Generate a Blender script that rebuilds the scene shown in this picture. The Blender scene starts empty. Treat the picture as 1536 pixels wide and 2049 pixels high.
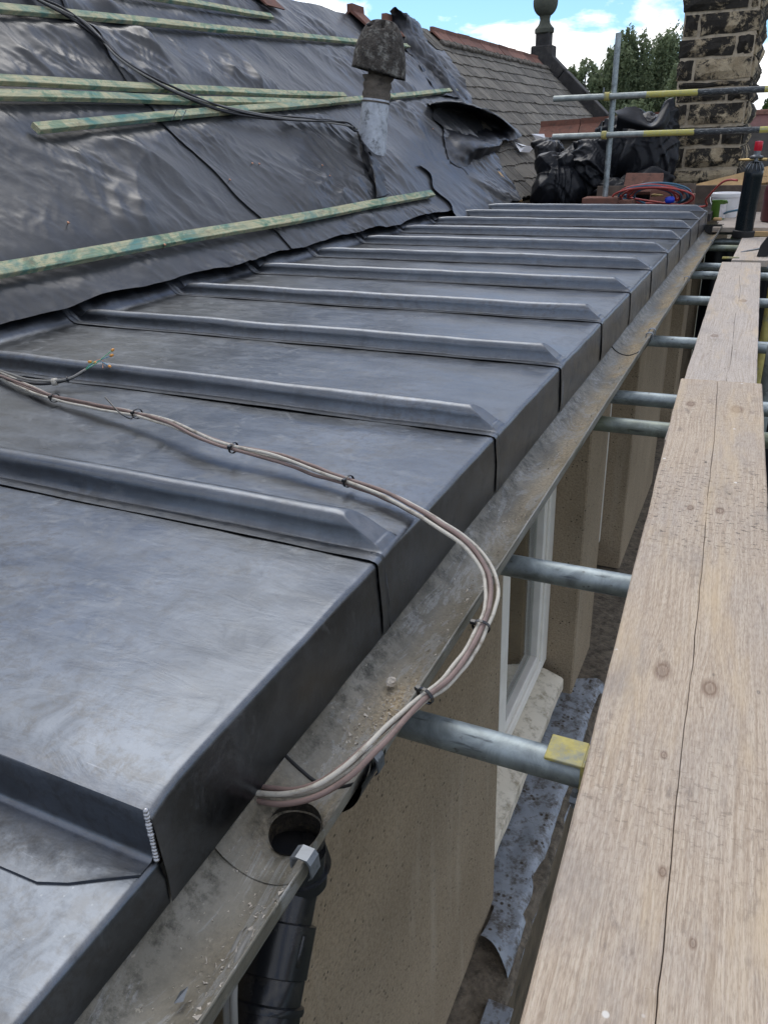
import bpy, math, random
import numpy as np
from mathutils import Matrix, Vector, Quaternion

random.seed(7)
rng = np.random.default_rng(11)
scene = bpy.context.scene
col = scene.collection

# ------------------------------------------------------------------ camera
# world: +Y runs along the gutter, +X out from the building, Z up; the roof edge is z = 0
R = np.array([[0.90652287, 0.14890671, -0.39502289],
              [0.42040949, -0.4034785, 0.81268749],
              [-0.03836862, -0.90279117, -0.42836428]])
CAM = np.array([0.0, 0.0, 0.6])
FPX = 1560.0
cam = bpy.data.cameras.new('camera')
cam_o = bpy.data.objects.new('camera', cam)
col.objects.link(cam_o)
_r, _u, _b = R @ [1, 0, 0], R @ [0, -1, 0], R @ [0, 0, -1]
cam_o.matrix_world = Matrix(((_r[0], _u[0], _b[0], CAM[0]), (_r[1], _u[1], _b[1], CAM[1]),
                             (_r[2], _u[2], _b[2], CAM[2]), (0, 0, 0, 1)))
cam.sensor_fit = 'VERTICAL'
cam.sensor_height = 24.0
cam.lens = 24.0 * FPX / 2049.0
cam.clip_start = 0.02
cam.clip_end = 6000
scene.camera = cam_o

# ------------------------------------------------------------------ light
SUN_EL, SUN_AZ = math.radians(54), math.radians(-38)      # azimuth measured from +Y towards +X
sun_dir = Vector((math.cos(SUN_EL) * math.sin(SUN_AZ), math.cos(SUN_EL) * math.cos(SUN_AZ), math.sin(SUN_EL)))
sun = bpy.data.lights.new('sun', 'SUN')
sun.energy = 1.2
sun.angle = math.radians(40)
sun.color = (1.0, 0.95, 0.88)
sun_o = bpy.data.objects.new('sun', sun)
col.objects.link(sun_o)
sun_o.rotation_euler = sun_dir.to_track_quat('Z', 'Y').to_euler()

world = bpy.data.worlds.new('World')
scene.world = world
world.use_nodes = True
wn = world.node_tree.nodes
wl = world.node_tree.links
for n in list(wn):
    wn.remove(n)


def wnode(t, **kw):
    n = wn.new(t)
    for k, v in kw.items():
        setattr(n, k, v)
    return n


w_out = wnode('ShaderNodeOutputWorld')
w_bg = wnode('ShaderNodeBackground')
w_bg.inputs['Strength'].default_value = 0.115
w_sky = wnode('ShaderNodeTexSky', sky_type='NISHITA', sun_disc=False)
w_sky.sun_elevation = SUN_EL
w_sky.sun_rotation = SUN_AZ
w_sky.air_density = 1.0
w_sky.dust_density = 0.6
w_sky.ozone_density = 1.5
w_tc = wnode('ShaderNodeTexCoord')
w_map = wnode('ShaderNodeMapping')
w_map.inputs['Location'].default_value = (8.2, 6.1, 0.0)
w_map.inputs['Scale'].default_value = (1.0, 1.0, 1.9)
w_n1 = wnode('ShaderNodeTexNoise')
w_n1.inputs['Scale'].default_value = 4.6
w_n1.inputs['Detail'].default_value = 9
w_n1.inputs['Roughness'].default_value = 0.55
w_n1.inputs['Distortion'].default_value = 0.25
w_r1 = wnode('ShaderNodeValToRGB')
w_r1.color_ramp.elements[0].position = 0.45
w_r1.color_ramp.elements[1].position = 0.52
w_map2 = wnode('ShaderNodeMapping')
w_map2.inputs['Location'].default_value = (8.2, 6.1, 0.07)
w_map2.inputs['Scale'].default_value = (1.0, 1.0, 1.9)
w_n2 = wnode('ShaderNodeTexNoise')
w_n2.inputs['Scale'].default_value = 4.6
w_n2.inputs['Detail'].default_value = 5
w_n2.inputs['Roughness'].default_value = 0.5
w_n2.inputs['Distortion'].default_value = 0.25
w_r2 = wnode('ShaderNodeValToRGB')
w_r2.color_ramp.elements[0].position = 0.47
w_r2.color_ramp.elements[0].color = (14.0, 13.9, 13.7, 1)
w_r2.color_ramp.elements[1].position = 0.62
w_r2.color_ramp.elements[1].color = (5.2, 5.6, 6.5, 1)
w_mix = wnode('ShaderNodeMix', data_type='RGBA')
w_gain = wnode('ShaderNodeMix', data_type='RGBA', blend_type='MULTIPLY')
w_gain.inputs[0].default_value = 1.0
w_gain.inputs[7].default_value = (0.66, 0.95, 1.32, 1)
wl.new(w_tc.outputs['Generated'], w_map.inputs['Vector'])
wl.new(w_tc.outputs['Generated'], w_map2.inputs['Vector'])
wl.new(w_map.outputs[0], w_n1.inputs['Vector'])
wl.new(w_map2.outputs[0], w_n2.inputs['Vector'])
wl.new(w_n1.outputs[0], w_r1.inputs[0])
wl.new(w_n2.outputs[0], w_r2.inputs[0])
wl.new(w_sky.outputs[0], w_gain.inputs[6])
wl.new(w_r1.outputs[0], w_mix.inputs[0])
wl.new(w_gain.outputs[2], w_mix.inputs[6])
wl.new(w_r2.outputs[0], w_mix.inputs[7])
wl.new(w_mix.outputs[2], w_bg.inputs['Color'])
wl.new(w_bg.outputs[0], w_out.inputs['Surface'])

scene.view_settings.view_transform = 'Standard'
scene.view_settings.look = 'None'
scene.view_settings.gamma = 1.0
scene.view_settings.use_curve_mapping = False
scene.view_settings.exposure = 0.2


# ------------------------------------------------------------------ geometry helpers
def ray(px, py):
    return R @ np.array([px - 768.0, py - 1024.5, FPX])


def hit(px, py, axis, val):
    r = ray(px, py)
    return CAM + (val - CAM[axis]) / r[axis] * r


PITCH = math.radians(43)
RP = np.array([-2.34, 0.0, 0.06])
RN = np.array([math.sin(PITCH), 0.0, math.cos(PITCH)])
RS = np.array([-math.cos(PITCH), 0.0, math.sin(PITCH)])   # up the slope


def roof(px, py, off=0.0):
    r = ray(px, py)
    P0 = RP + RN * off
    return CAM + ((P0 - CAM) @ RN) / (r @ RN) * r


def rpt(y, s, off=0.0):
    return RP + RS * s + RN * off + np.array([0, y, 0])


def _hash(ix, iy, seed):
    h = (ix.astype(np.int64) * 374761393 + iy.astype(np.int64) * 668265263 + seed * 974634777) & 0x7fffffff
    h = ((h ^ (h >> 13)) * 1274126177) & 0x7fffffff
    return ((h ^ (h >> 16)) & 0xffff) / 65535.0


def perlin(x, y, seed=0):
    x = np.asarray(x, float)
    y = np.asarray(y, float)
    x, y = np.broadcast_arrays(x, y)
    ix, iy = np.floor(x), np.floor(y)
    fx, fy = x - ix, y - iy
    ux, uy = fx * fx * fx * (fx * (fx * 6 - 15) + 10), fy * fy * fy * (fy * (fy * 6 - 15) + 10)

    def g(dx, dy):
        a = _hash(ix + dx, iy + dy, seed) * 2 * math.pi
        return np.cos(a) * (fx - dx) + np.sin(a) * (fy - dy)
    a = g(0, 0) * (1 - ux) + g(1, 0) * ux
    b = g(0, 1) * (1 - ux) + g(1, 1) * ux
    return (a * (1 - uy) + b * uy) * 1.5


def fbm(x, y, oct=4, seed=0, gain=0.5):
    v, a, f = 0, 1.0, 1.0
    for o in range(oct):
        v = v + a * perlin(np.asarray(x) * f, np.asarray(y) * f, seed + o * 17)
        a *= gain
        f *= 2.03
    return v


def ridge(x, y, oct=3, seed=0, gain=0.5):
    v, a, f = 0, 1.0, 1.0
    for o in range(oct):
        v = v + a * (1 - 2 * np.abs(perlin(np.asarray(x) * f, np.asarray(y) * f, seed + o * 31)))
        a *= gain
        f *= 2.1
    return v


def crumple(x, y, seed, n, f0, spread=math.pi, bias=0.0, warp=0.25):
    """sum of warped triangle waves in random directions: straight creases between flat facets"""
    r = np.random.default_rng(seed)
    x, y = np.asarray(x, float), np.asarray(y, float)
    v, tot = 0.0, 0.0
    for k in range(n):
        a = bias + r.uniform(-spread, spread)
        f = f0 * r.uniform(0.7, 1.9)
        am = 1.0 / f
        w = warp * perlin(x * f0 * 0.6 + k * 3.1, y * f0 * 0.6, seed + k)
        t = (x * math.cos(a) + y * math.sin(a)) * f + w * 2 + r.uniform(0, 9)
        t = t + 0.9 * perlin(x * f0 * 0.35 + 7 * k, y * f0 * 0.35, seed + 50 + k)
        tr = 2 * np.abs(t - np.floor(t) - 0.5)
        m = sstep(-0.35, 0.35, perlin(x * f0 * 0.5 + k * 5, y * f0 * 0.5 + 2, seed + 90 + k))
        v = v + am * (tr ** 1.5) * m
        tot += am
    return v / tot


def sstep(a, b, x):
    t = np.clip((np.asarray(x, float) - a) / (b - a), 0, 1)
    return t * t * (3 - 2 * t)


class MB:
    """collects shapes; build() links them as ONE mesh object"""

    def __init__(self):
        self.v = []
        self.f = []
        self.attr = None

    def add(self, vs, fs):
        o = len(self.v)
        self.v.extend([tuple(map(float, p)) for p in vs])
        self.f.extend([tuple(i + o for i in f) for f in fs])
        return self

    def box(self, lo, hi, bev=0.0):
        lo, hi = np.minimum(lo, hi), np.maximum(lo, hi)
        c, h = (lo + hi) / 2, (hi - lo) / 2
        return self.obox(c, np.eye(3), h, bev)

    def obox(self, c, ax, h, bev=0.0):
        """oriented box: rows of ax are the axes, h half sizes; chamfered edges when bev > 0"""
        c = np.array(c, float)
        ax = np.array(ax, float)
        h = np.array(h, float)
        if bev <= 0:
            vs = [c + sx * h[0] * ax[0] + sy * h[1] * ax[1] + sz * h[2] * ax[2]
                  for sx in (-1, 1) for sy in (-1, 1) for sz in (-1, 1)]
            fs = [(0, 1, 3, 2), (4, 6, 7, 5), (0, 4, 5, 1), (2, 3, 7, 6), (0, 2, 6, 4), (1, 5, 7, 3)]
            return self.add(vs, fs)
        b = min(bev, h.min() * 0.9)
        vs, idx = [], {}
        for sx in (-1, 1):
            for sy in (-1, 1):
                for sz in (-1, 1):
                    for k in range(3):
                        d = h - b
                        d[k] = h[k]
                        idx[(sx, sy, sz, k)] = len(vs)
                        vs.append(c + sx * d[0] * ax[0] + sy * d[1] * ax[1] + sz * d[2] * ax[2])
        fs = []
        I = lambda sx, sy, sz, k: idx[(sx, sy, sz, k)]
        for s in (-1, 1):
            q = [I(s, -1, -1, 0), I(s, 1, -1, 0), I(s, 1, 1, 0), I(s, -1, 1, 0)]
            fs.append(q if s > 0 else q[::-1])
            q = [I(-1, s, -1, 1), I(-1, s, 1, 1), I(1, s, 1, 1), I(1, s, -1, 1)]
            fs.append(q if s > 0 else q[::-1])
            q = [I(-1, -1, s, 2), I(1, -1, s, 2), I(1, 1, s, 2), I(-1, 1, s, 2)]
            fs.append(q if s > 0 else q[::-1])
        for a in (-1, 1):
            for b2 in (-1, 1):
                q = [I(a, b2, -1, 0), I(a, b2, -1, 1), I(a, b2, 1, 1), I(a, b2, 1, 0)]
                fs.append(q if a * b2 > 0 else q[::-1])
                q = [I(a, -1, b2, 0), I(a, 1, b2, 0), I(a, 1, b2, 2), I(a, -1, b2, 2)]
                fs.append(q if a * b2 > 0 else q[::-1])
                q = [I(-1, a, b2, 1), I(-1, a, b2, 2), I(1, a, b2, 2), I(1, a, b2, 1)]
                fs.append(q if a * b2 > 0 else q[::-1])
                for c2 in (-1, 1):
                    t = [I(a, b2, c2, 0), I(a, b2, c2, 1), I(a, b2, c2, 2)]
                    fs.append(t if a * b2 * c2 > 0 else t[::-1])
        return self.add(vs, fs)

    def sweep(self, path, r, n=10, cap=True):
        P = np.array(path, float)
        m = len(P)
        rr = np.full(m, r) if np.isscalar(r) else np.array(r, float)
        T = np.gradient(P, axis=0)
        T /= np.linalg.norm(T, axis=1)[:, None] + 1e-12
        up = np.array([0, 0, 1.0]) if abs(T[0][2]) < 0.9 else np.array([1.0, 0, 0])
        N = np.cross(T[0], up)
        N /= np.linalg.norm(N)
        vs = []
        for i in range(m):
            N = N - T[i] * (N @ T[i])
            N /= np.linalg.norm(N) + 1e-12
            B = np.cross(T[i], N)
            for k in range(n):
                a = 2 * math.pi * k / n
                vs.append(P[i] + rr[i] * (math.cos(a) * N + math.sin(a) * B))
        fs = [(i * n + k, i * n + (k + 1) % n, (i + 1) * n + (k + 1) % n, (i + 1) * n + k)
              for i in range(m - 1) for k in range(n)]
        if cap:
            fs.append(tuple(range(n))[::-1])
            fs.append(tuple((m - 1) * n + k for k in range(n)))
        return self.add(vs, fs)

    def lathe(self, prof, origin, axis=(0, 0, 1), n=24, cap=True):
        """prof: list of (radius, height) along axis"""
        o = np.array(origin, float)
        A = np.array(axis, float)
        A /= np.linalg.norm(A)
        up = np.array([1.0, 0, 0]) if abs(A[0]) < 0.9 else np.array([0, 1.0, 0])
        N = np.cross(A, up)
        N /= np.linalg.norm(N)
        B = np.cross(A, N)
        vs = [o + A * h + r * (math.cos(2 * math.pi * k / n) * N + math.sin(2 * math.pi * k / n) * B)
              for r, h in prof for k in range(n)]
        m = len(prof)
        fs = [(i * n + k, i * n + (k + 1) % n, (i + 1) * n + (k + 1) % n, (i + 1) * n + k)
              for i in range(m - 1) for k in range(n)]
        if cap:
            if prof[0][0] > 1e-4:
                fs.append(tuple(range(n))[::-1])
            if prof[-1][0] > 1e-4:
                fs.append(tuple((m - 1) * n + k for k in range(n)))
        return self.add(vs, fs)

    def grid(self, P, closed=False):
        """P: array (a, b, 3)"""
        P = np.asarray(P, float)
        a, b = P.shape[:2]
        i, j = np.meshgrid(np.arange(a - 1), np.arange(b if closed else b - 1), indexing='ij')
        j2 = (j + 1) % b
        q = np.stack([i * b + j, i * b + j2, (i + 1) * b + j2, (i + 1) * b + j], -1).reshape(-1, 4)
        o = len(self.v)
        self.v.extend(map(tuple, P.reshape(-1, 3)))
        self.f.extend(map(tuple, (q + o).tolist()))
        return self

    def build(self, name, mat, parent=None, origin=None, smooth=False, angle=None):
        me = bpy.data.meshes.new(name)
        V = np.array(self.v, float)
        o = np.array(origin, float) if origin is not None else np.zeros(3)
        me.from_pydata((V - o).tolist(), [], self.f)
        if self.attr is not None:
            for k, arr in self.attr.items():
                at = me.attributes.new(k, 'FLOAT', 'POINT')
                at.data.foreach_set('value', np.asarray(arr, float))
        me.materials.append(MAT[mat] if isinstance(mat, str) else mat)
        if smooth:
            me.polygons.foreach_set('use_smooth', [True] * len(me.polygons))
            if angle:
                try:
                    me.set_sharp_from_angle(angle=math.radians(angle))
                except Exception:
                    pass
        me.update()
        return link(name, me, parent, o)


def link(name, me, parent=None, loc=(0, 0, 0)):
    ob = bpy.data.objects.new(name, me)
    col.objects.link(ob)
    M_ = Matrix.Translation(Vector([float(x) for x in loc]))
    if parent is not None:
        ob.parent = parent
        w = parent
        P = Matrix.Identity(4)
        while w is not None:
            P = w.matrix_basis @ P
            w = w.parent
        ob.matrix_basis = P.inverted() @ M_
    else:
        ob.matrix_basis = M_
    return ob


def thing(name, label, cat, loc=(0, 0, 0), group=None):
    o = bpy.data.objects.new(name, None)
    col.objects.link(o)
    o.empty_display_size = 0.05
    o.matrix_basis = Matrix.Translation(Vector([float(x) for x in loc]))
    return tag(o, label, cat, group)


def tag(o, label, cat, group=None):
    o['label'] = label
    o['category'] = cat
    if group:
        o['group'] = group
    return o


def struct(o, kind='structure'):
    o['kind'] = kind
    return o


def smooth_path(P, n=8):
    """Catmull-Rom through the points"""
    P = np.array(P, float)
    Q = np.vstack([2 * P[0] - P[1], P, 2 * P[-1] - P[-2]])
    out = []
    for i in range(1, len(Q) - 2):
        for t in np.linspace(0, 1, n, endpoint=False):
            a, b, c, d = Q[i - 1], Q[i], Q[i + 1], Q[i + 2]
            out.append(0.5 * (2 * b + (c - a) * t + (2 * a - 5 * b + 4 * c - d) * t * t + (3 * b - a - 3 * c + d) * t ** 3))
    out.append(Q[-2])
    return np.array(out)


# ------------------------------------------------------------------ materials
MAT = {}


class NT:
    def __init__(self, name):
        self.m = bpy.data.materials.new(name)
        self.m.use_nodes = True
        self.t = self.m.node_tree
        self.b = self.t.nodes['Principled BSDF']
        self.tc = self.t.nodes.new('ShaderNodeTexCoord')
        MAT[name] = self.m

    def n(self, t, **kw):
        x = self.t.nodes.new(t)
        for k, v in kw.items():
            setattr(x, k, v)
        return x

    def l(self, a, b):
        self.t.links.new(a, b)

    def obj(self, scale=(1, 1, 1), loc=(0, 0, 0), rand=False, src='Object'):
        mp = self.n('ShaderNodeMapping')
        mp.inputs['Scale'].default_value = scale
        mp.inputs['Location'].default_value = loc
        if rand:
            oi = self.n('ShaderNodeObjectInfo')
            mu = self.n('ShaderNodeMath', operation='MULTIPLY')
            mu.inputs[1].default_value = 37.0
            self.l(oi.outputs['Random'], mu.inputs[0])
            ad = self.n('ShaderNodeVectorMath', operation='ADD')
            self.l(self.tc.outputs[src], ad.inputs[0])
            self.l(mu.outputs[0], ad.inputs[1])
            self.l(ad.outputs[0], mp.inputs['Vector'])
        else:
            self.l(self.tc.outputs[src], mp.inputs['Vector'])
        return mp.outputs[0]

    def noise(self, vec, scale=5, detail=4, rough=0.5, dist=0.0):
        x = self.n('ShaderNodeTexNoise')
        x.inputs['Scale'].default_value = scale
        x.inputs['Detail'].default_value = detail
        x.inputs['Roughness'].default_value = rough
        x.inputs['Distortion'].default_value = dist
        self.l(vec, x.inputs['Vector'])
        return x.outputs[0]

    def voro(self, vec, scale=5, feature='F1', rand=1.0):
        x = self.n('ShaderNodeTexVoronoi', feature=feature)
        x.inputs['Scale'].default_value = scale
        x.inputs['Randomness'].default_value = rand
        self.l(vec, x.inputs['Vector'])
        return x.outputs['Distance']

    def ramp(self, fac, stops, interp='LINEAR'):
        x = self.n('ShaderNodeValToRGB')
        cr = x.color_ramp
        cr.interpolation = interp
        while len(cr.elements) < len(stops):
            cr.elements.new(0.5)
        for e, (p, c) in zip(cr.elements, stops):
            e.position = p
            if np.isscalar(c):
                c = (c, c, c)
            e.color = (*c, 1)
        self.l(fac, x.inputs[0])
        return x.outputs[0]

    def mix(self, fac, a, b, blend='MIX'):
        x = self.n('ShaderNodeMix', data_type='RGBA', blend_type=blend)
        for sock, val in ((0, fac), (6, a), (7, b)):
            if isinstance(val, bpy.types.NodeSocket):
                self.l(val, x.inputs[sock])
            elif sock == 0:
                x.inputs[0].default_value = val
            else:
                if np.isscalar(val):
                    val = (val, val, val)
                x.inputs[sock].default_value = (*val, 1)
        return x.outputs[2]

    def math(self, op, a, b=None, clamp=False):
        x = self.n('ShaderNodeMath', operation=op, use_clamp=clamp)
        for i, val in enumerate((a, b)):
            if val is None:
                continue
            if isinstance(val, bpy.types.NodeSocket):
                self.l(val, x.inputs[i])
            else:
                x.inputs[i].default_value = val
        return x.outputs[0]

    def bump(self, h, strength=0.3, dist=0.01, normal=None):
        x = self.n('ShaderNodeBump')
        x.inputs['Strength'].default_value = strength
        x.inputs['Distance'].default_value = dist
        self.l(h, x.inputs['Height'])
        if normal is not None:
            self.l(normal, x.inputs['Normal'])
        self.l(x.outputs[0], self.b.inputs['Normal'])
        return x.outputs[0]

    def attr(self, name):
        x = self.n('ShaderNodeAttribute', attribute_name=name)
        return x.outputs['Fac']

    def random(self):
        return self.n('ShaderNodeObjectInfo').outputs['Random']

    def set(self, color=None, rough=None, metal=None, spec=None, **kw):
        for key, val in (('Base Color', color), ('Roughness', rough), ('Metallic', metal), ('Specular IOR Level', spec), *kw.items()):
            if val is None:
                continue
            if isinstance(val, bpy.types.NodeSocket):
                self.l(val, self.b.inputs[key])
            elif key == 'Base Color':
                self.b.inputs[key].default_value = (*val, 1)
            else:
                self.b.inputs[key].default_value = val
        return self.m


def mk_lead():
    t = NT('lead')
    o = t.obj()
    st = t.obj((0.8, 2.2, 2.2))
    big = t.noise(o, 2.2, 5, 0.6, 0.5)
    brush = t.noise(st, 7, 7, 0.68, 0.5)
    smear = t.noise(o, 9, 6, 0.7, 0.9)
    fine = t.noise(o, 70, 4, 0.65)
    c = t.ramp(big, [(0.3, (0.094, 0.102, 0.115)), (0.52, (0.121, 0.134, 0.153)), (0.72, (0.150, 0.167, 0.195))])
    c = t.mix(t.ramp(brush, [(0.44, 0.0), (0.66, 0.45)]), c, (0.175, 0.195, 0.226))
    c = t.mix(t.ramp(smear, [(0.54, 0.0), (0.72, 0.32)]), c, (0.084, 0.089, 0.098))
    c = t.mix(t.ramp(fine, [(0.58, 0.0), (0.75, 0.35)]), c, (0.063, 0.066, 0.073))
    mott = t.noise(o, 38, 8, 0.8, 0.4)
    c = t.mix(t.math('MULTIPLY', t.ramp(mott, [(0.47, 0.0), (0.60, 0.7)]), t.ramp(big, [(0.40, 0.15), (0.6, 1.0)])), c, (0.100, 0.100, 0.100))
    mot2 = t.noise(t.obj((1, 1, 1), (4, 9, 2)), 16, 9, 0.82, 0.8)
    c = t.mix(t.ramp(mot2, [(0.55, 0.0), (0.66, 0.28)]), c, (0.261, 0.269, 0.277))
    # fine scratches from dressing
    rot = t.n('ShaderNodeMapping')
    rot.inputs['Rotation'].default_value = (0, 0, 0.5)
    rot.inputs['Scale'].default_value = (4, 120, 20)
    t.l(t.tc.outputs['Object'], rot.inputs['Vector'])
    scr = t.noise(rot.outputs[0], 1.6, 3, 0.6, 0.3)
    rot2 = t.n('ShaderNodeMapping')
    rot2.inputs['Rotation'].default_value = (0, 0, -0.9)
    rot2.inputs['Scale'].default_value = (5, 150, 20)
    t.l(t.tc.outputs['Object'], rot2.inputs['Vector'])
    scr2 = t.noise(rot2.outputs[0], 1.2, 3, 0.6, 0.3)
    sc = t.math('ADD', t.ramp(scr, [(0.70, 0.0), (0.74, 0.5)]), t.ramp(scr2, [(0.71, 0.0), (0.75, 0.5)]), True)
    c = t.mix(sc, c, (0.217, 0.234, 0.265))
    # pale oxide specks
    sp = t.voro(o, 60)
    spm = t.math('MULTIPLY', t.ramp(sp, [(0.05, 0.4), (0.09, 0.0)]), t.ramp(t.noise(o, 5, 3), [(0.52, 0.0), (0.62, 1.0)]))
    c = t.mix(spm, c, (0.258, 0.273, 0.288))
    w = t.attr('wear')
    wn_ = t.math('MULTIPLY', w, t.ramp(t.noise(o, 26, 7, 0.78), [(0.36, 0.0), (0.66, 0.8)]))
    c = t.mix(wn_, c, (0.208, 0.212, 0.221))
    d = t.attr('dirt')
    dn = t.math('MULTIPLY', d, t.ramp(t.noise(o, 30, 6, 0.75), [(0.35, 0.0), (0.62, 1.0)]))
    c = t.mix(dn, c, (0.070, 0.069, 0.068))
    ro = t.ramp(brush, [(0.3, 0.27), (0.7, 0.37)])
    ro = t.mix(t.ramp(smear, [(0.5, 0.0), (0.7, 0.7)]), ro, 0.52)
    ro = t.mix(t.ramp(mot2, [(0.55, 0.0), (0.64, 0.6)]), ro, 0.55)
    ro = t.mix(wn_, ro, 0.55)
    ro = t.mix(dn, ro, 0.78)
    dress = t.n('ShaderNodeTexVoronoi', feature='SMOOTH_F1')
    dress.inputs['Scale'].default_value = 9
    t.l(o, dress.inputs['Vector'])
    h = t.math('ADD', t.math('MULTIPLY', t.noise(st, 12, 5, 0.6, 0.5), 0.5), t.math('MULTIPLY', t.noise(o, 3.0, 3, 0.5), 1.3))
    h = t.math('ADD', h, t.math('MULTIPLY', dress.outputs['Distance'], 0.5))
    t.bump(h, 0.08, 0.02)
    t.set(c, ro, t.mix(dn, 1.0, 0.35), 0.5)


def mk_membrane():
    t = NT('membrane')
    o = t.obj()
    n1 = t.noise(o, 2.6, 5, 0.6)
    c = t.ramp(n1, [(0.3, (0.024, 0.025, 0.027)), (0.7, (0.037, 0.039, 0.042))])
    sc = t.noise(t.obj((2.0, 0.6, 2.0)), 14, 7, 0.72)
    c = t.mix(t.ramp(sc, [(0.56, 0.0), (0.74, 0.3)]), c, (0.10, 0.104, 0.11))
    h = t.math('ADD', t.noise(o, 12, 6, 0.6, 0.8), t.math('MULTIPLY', t.noise(o, 60, 4, 0.6), 0.25))
    t.bump(h, 0.10, 0.010)
    t.set(c, t.ramp(n1, [(0.3, 0.31), (0.7, 0.42)]), 0.0, 0.42)


def mk_black_sheet():
    t = NT('black_sheet')
    o = t.obj()
    t.bump(t.noise(o, 14, 5, 0.6, 0.8), 0.18, 0.012)
    t.set(t.ramp(t.noise(o, 4, 4), [(0.3, (0.009, 0.010, 0.013)), (0.7, (0.015, 0.016, 0.019))]), 0.38, 0.0, 0.24)


def mk_batten():
    t = NT('treated_batten')
    o = t.obj((1, 0.6, 1), rand=True)
    g = t.noise(t.obj((26, 0.9, 26), rand=True), 4, 5, 0.62, 0.3)
    c = t.ramp(t.noise(o, 7, 6, 0.7, 0.8), [(0.34, (0.07, 0.17, 0.13)), (0.44, (0.24, 0.33, 0.22)), (0.50, (0.50, 0.46, 0.29)), (0.58, (0.30, 0.35, 0.24)), (0.68, (0.09, 0.22, 0.18))])
    c = t.mix(t.ramp(t.noise(o, 4.1, 4, 0.65, 1.4), [(0.50, 0.0), (0.66, 0.75)]), c, (0.04, 0.21, 0.22))
    c = t.mix(t.ramp(g, [(0.36, 0.5), (0.56, 0.0)]), c, (0.20, 0.19, 0.10))
    c = t.mix(t.ramp(t.noise(o, 15, 5, 0.72), [(0.58, 0.0), (0.70, 0.6)]), c, (0.16, 0.125, 0.085))
    t.bump(g, 0.25, 0.004)
    t.set(c, 0.75, 0, 0.3)


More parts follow.
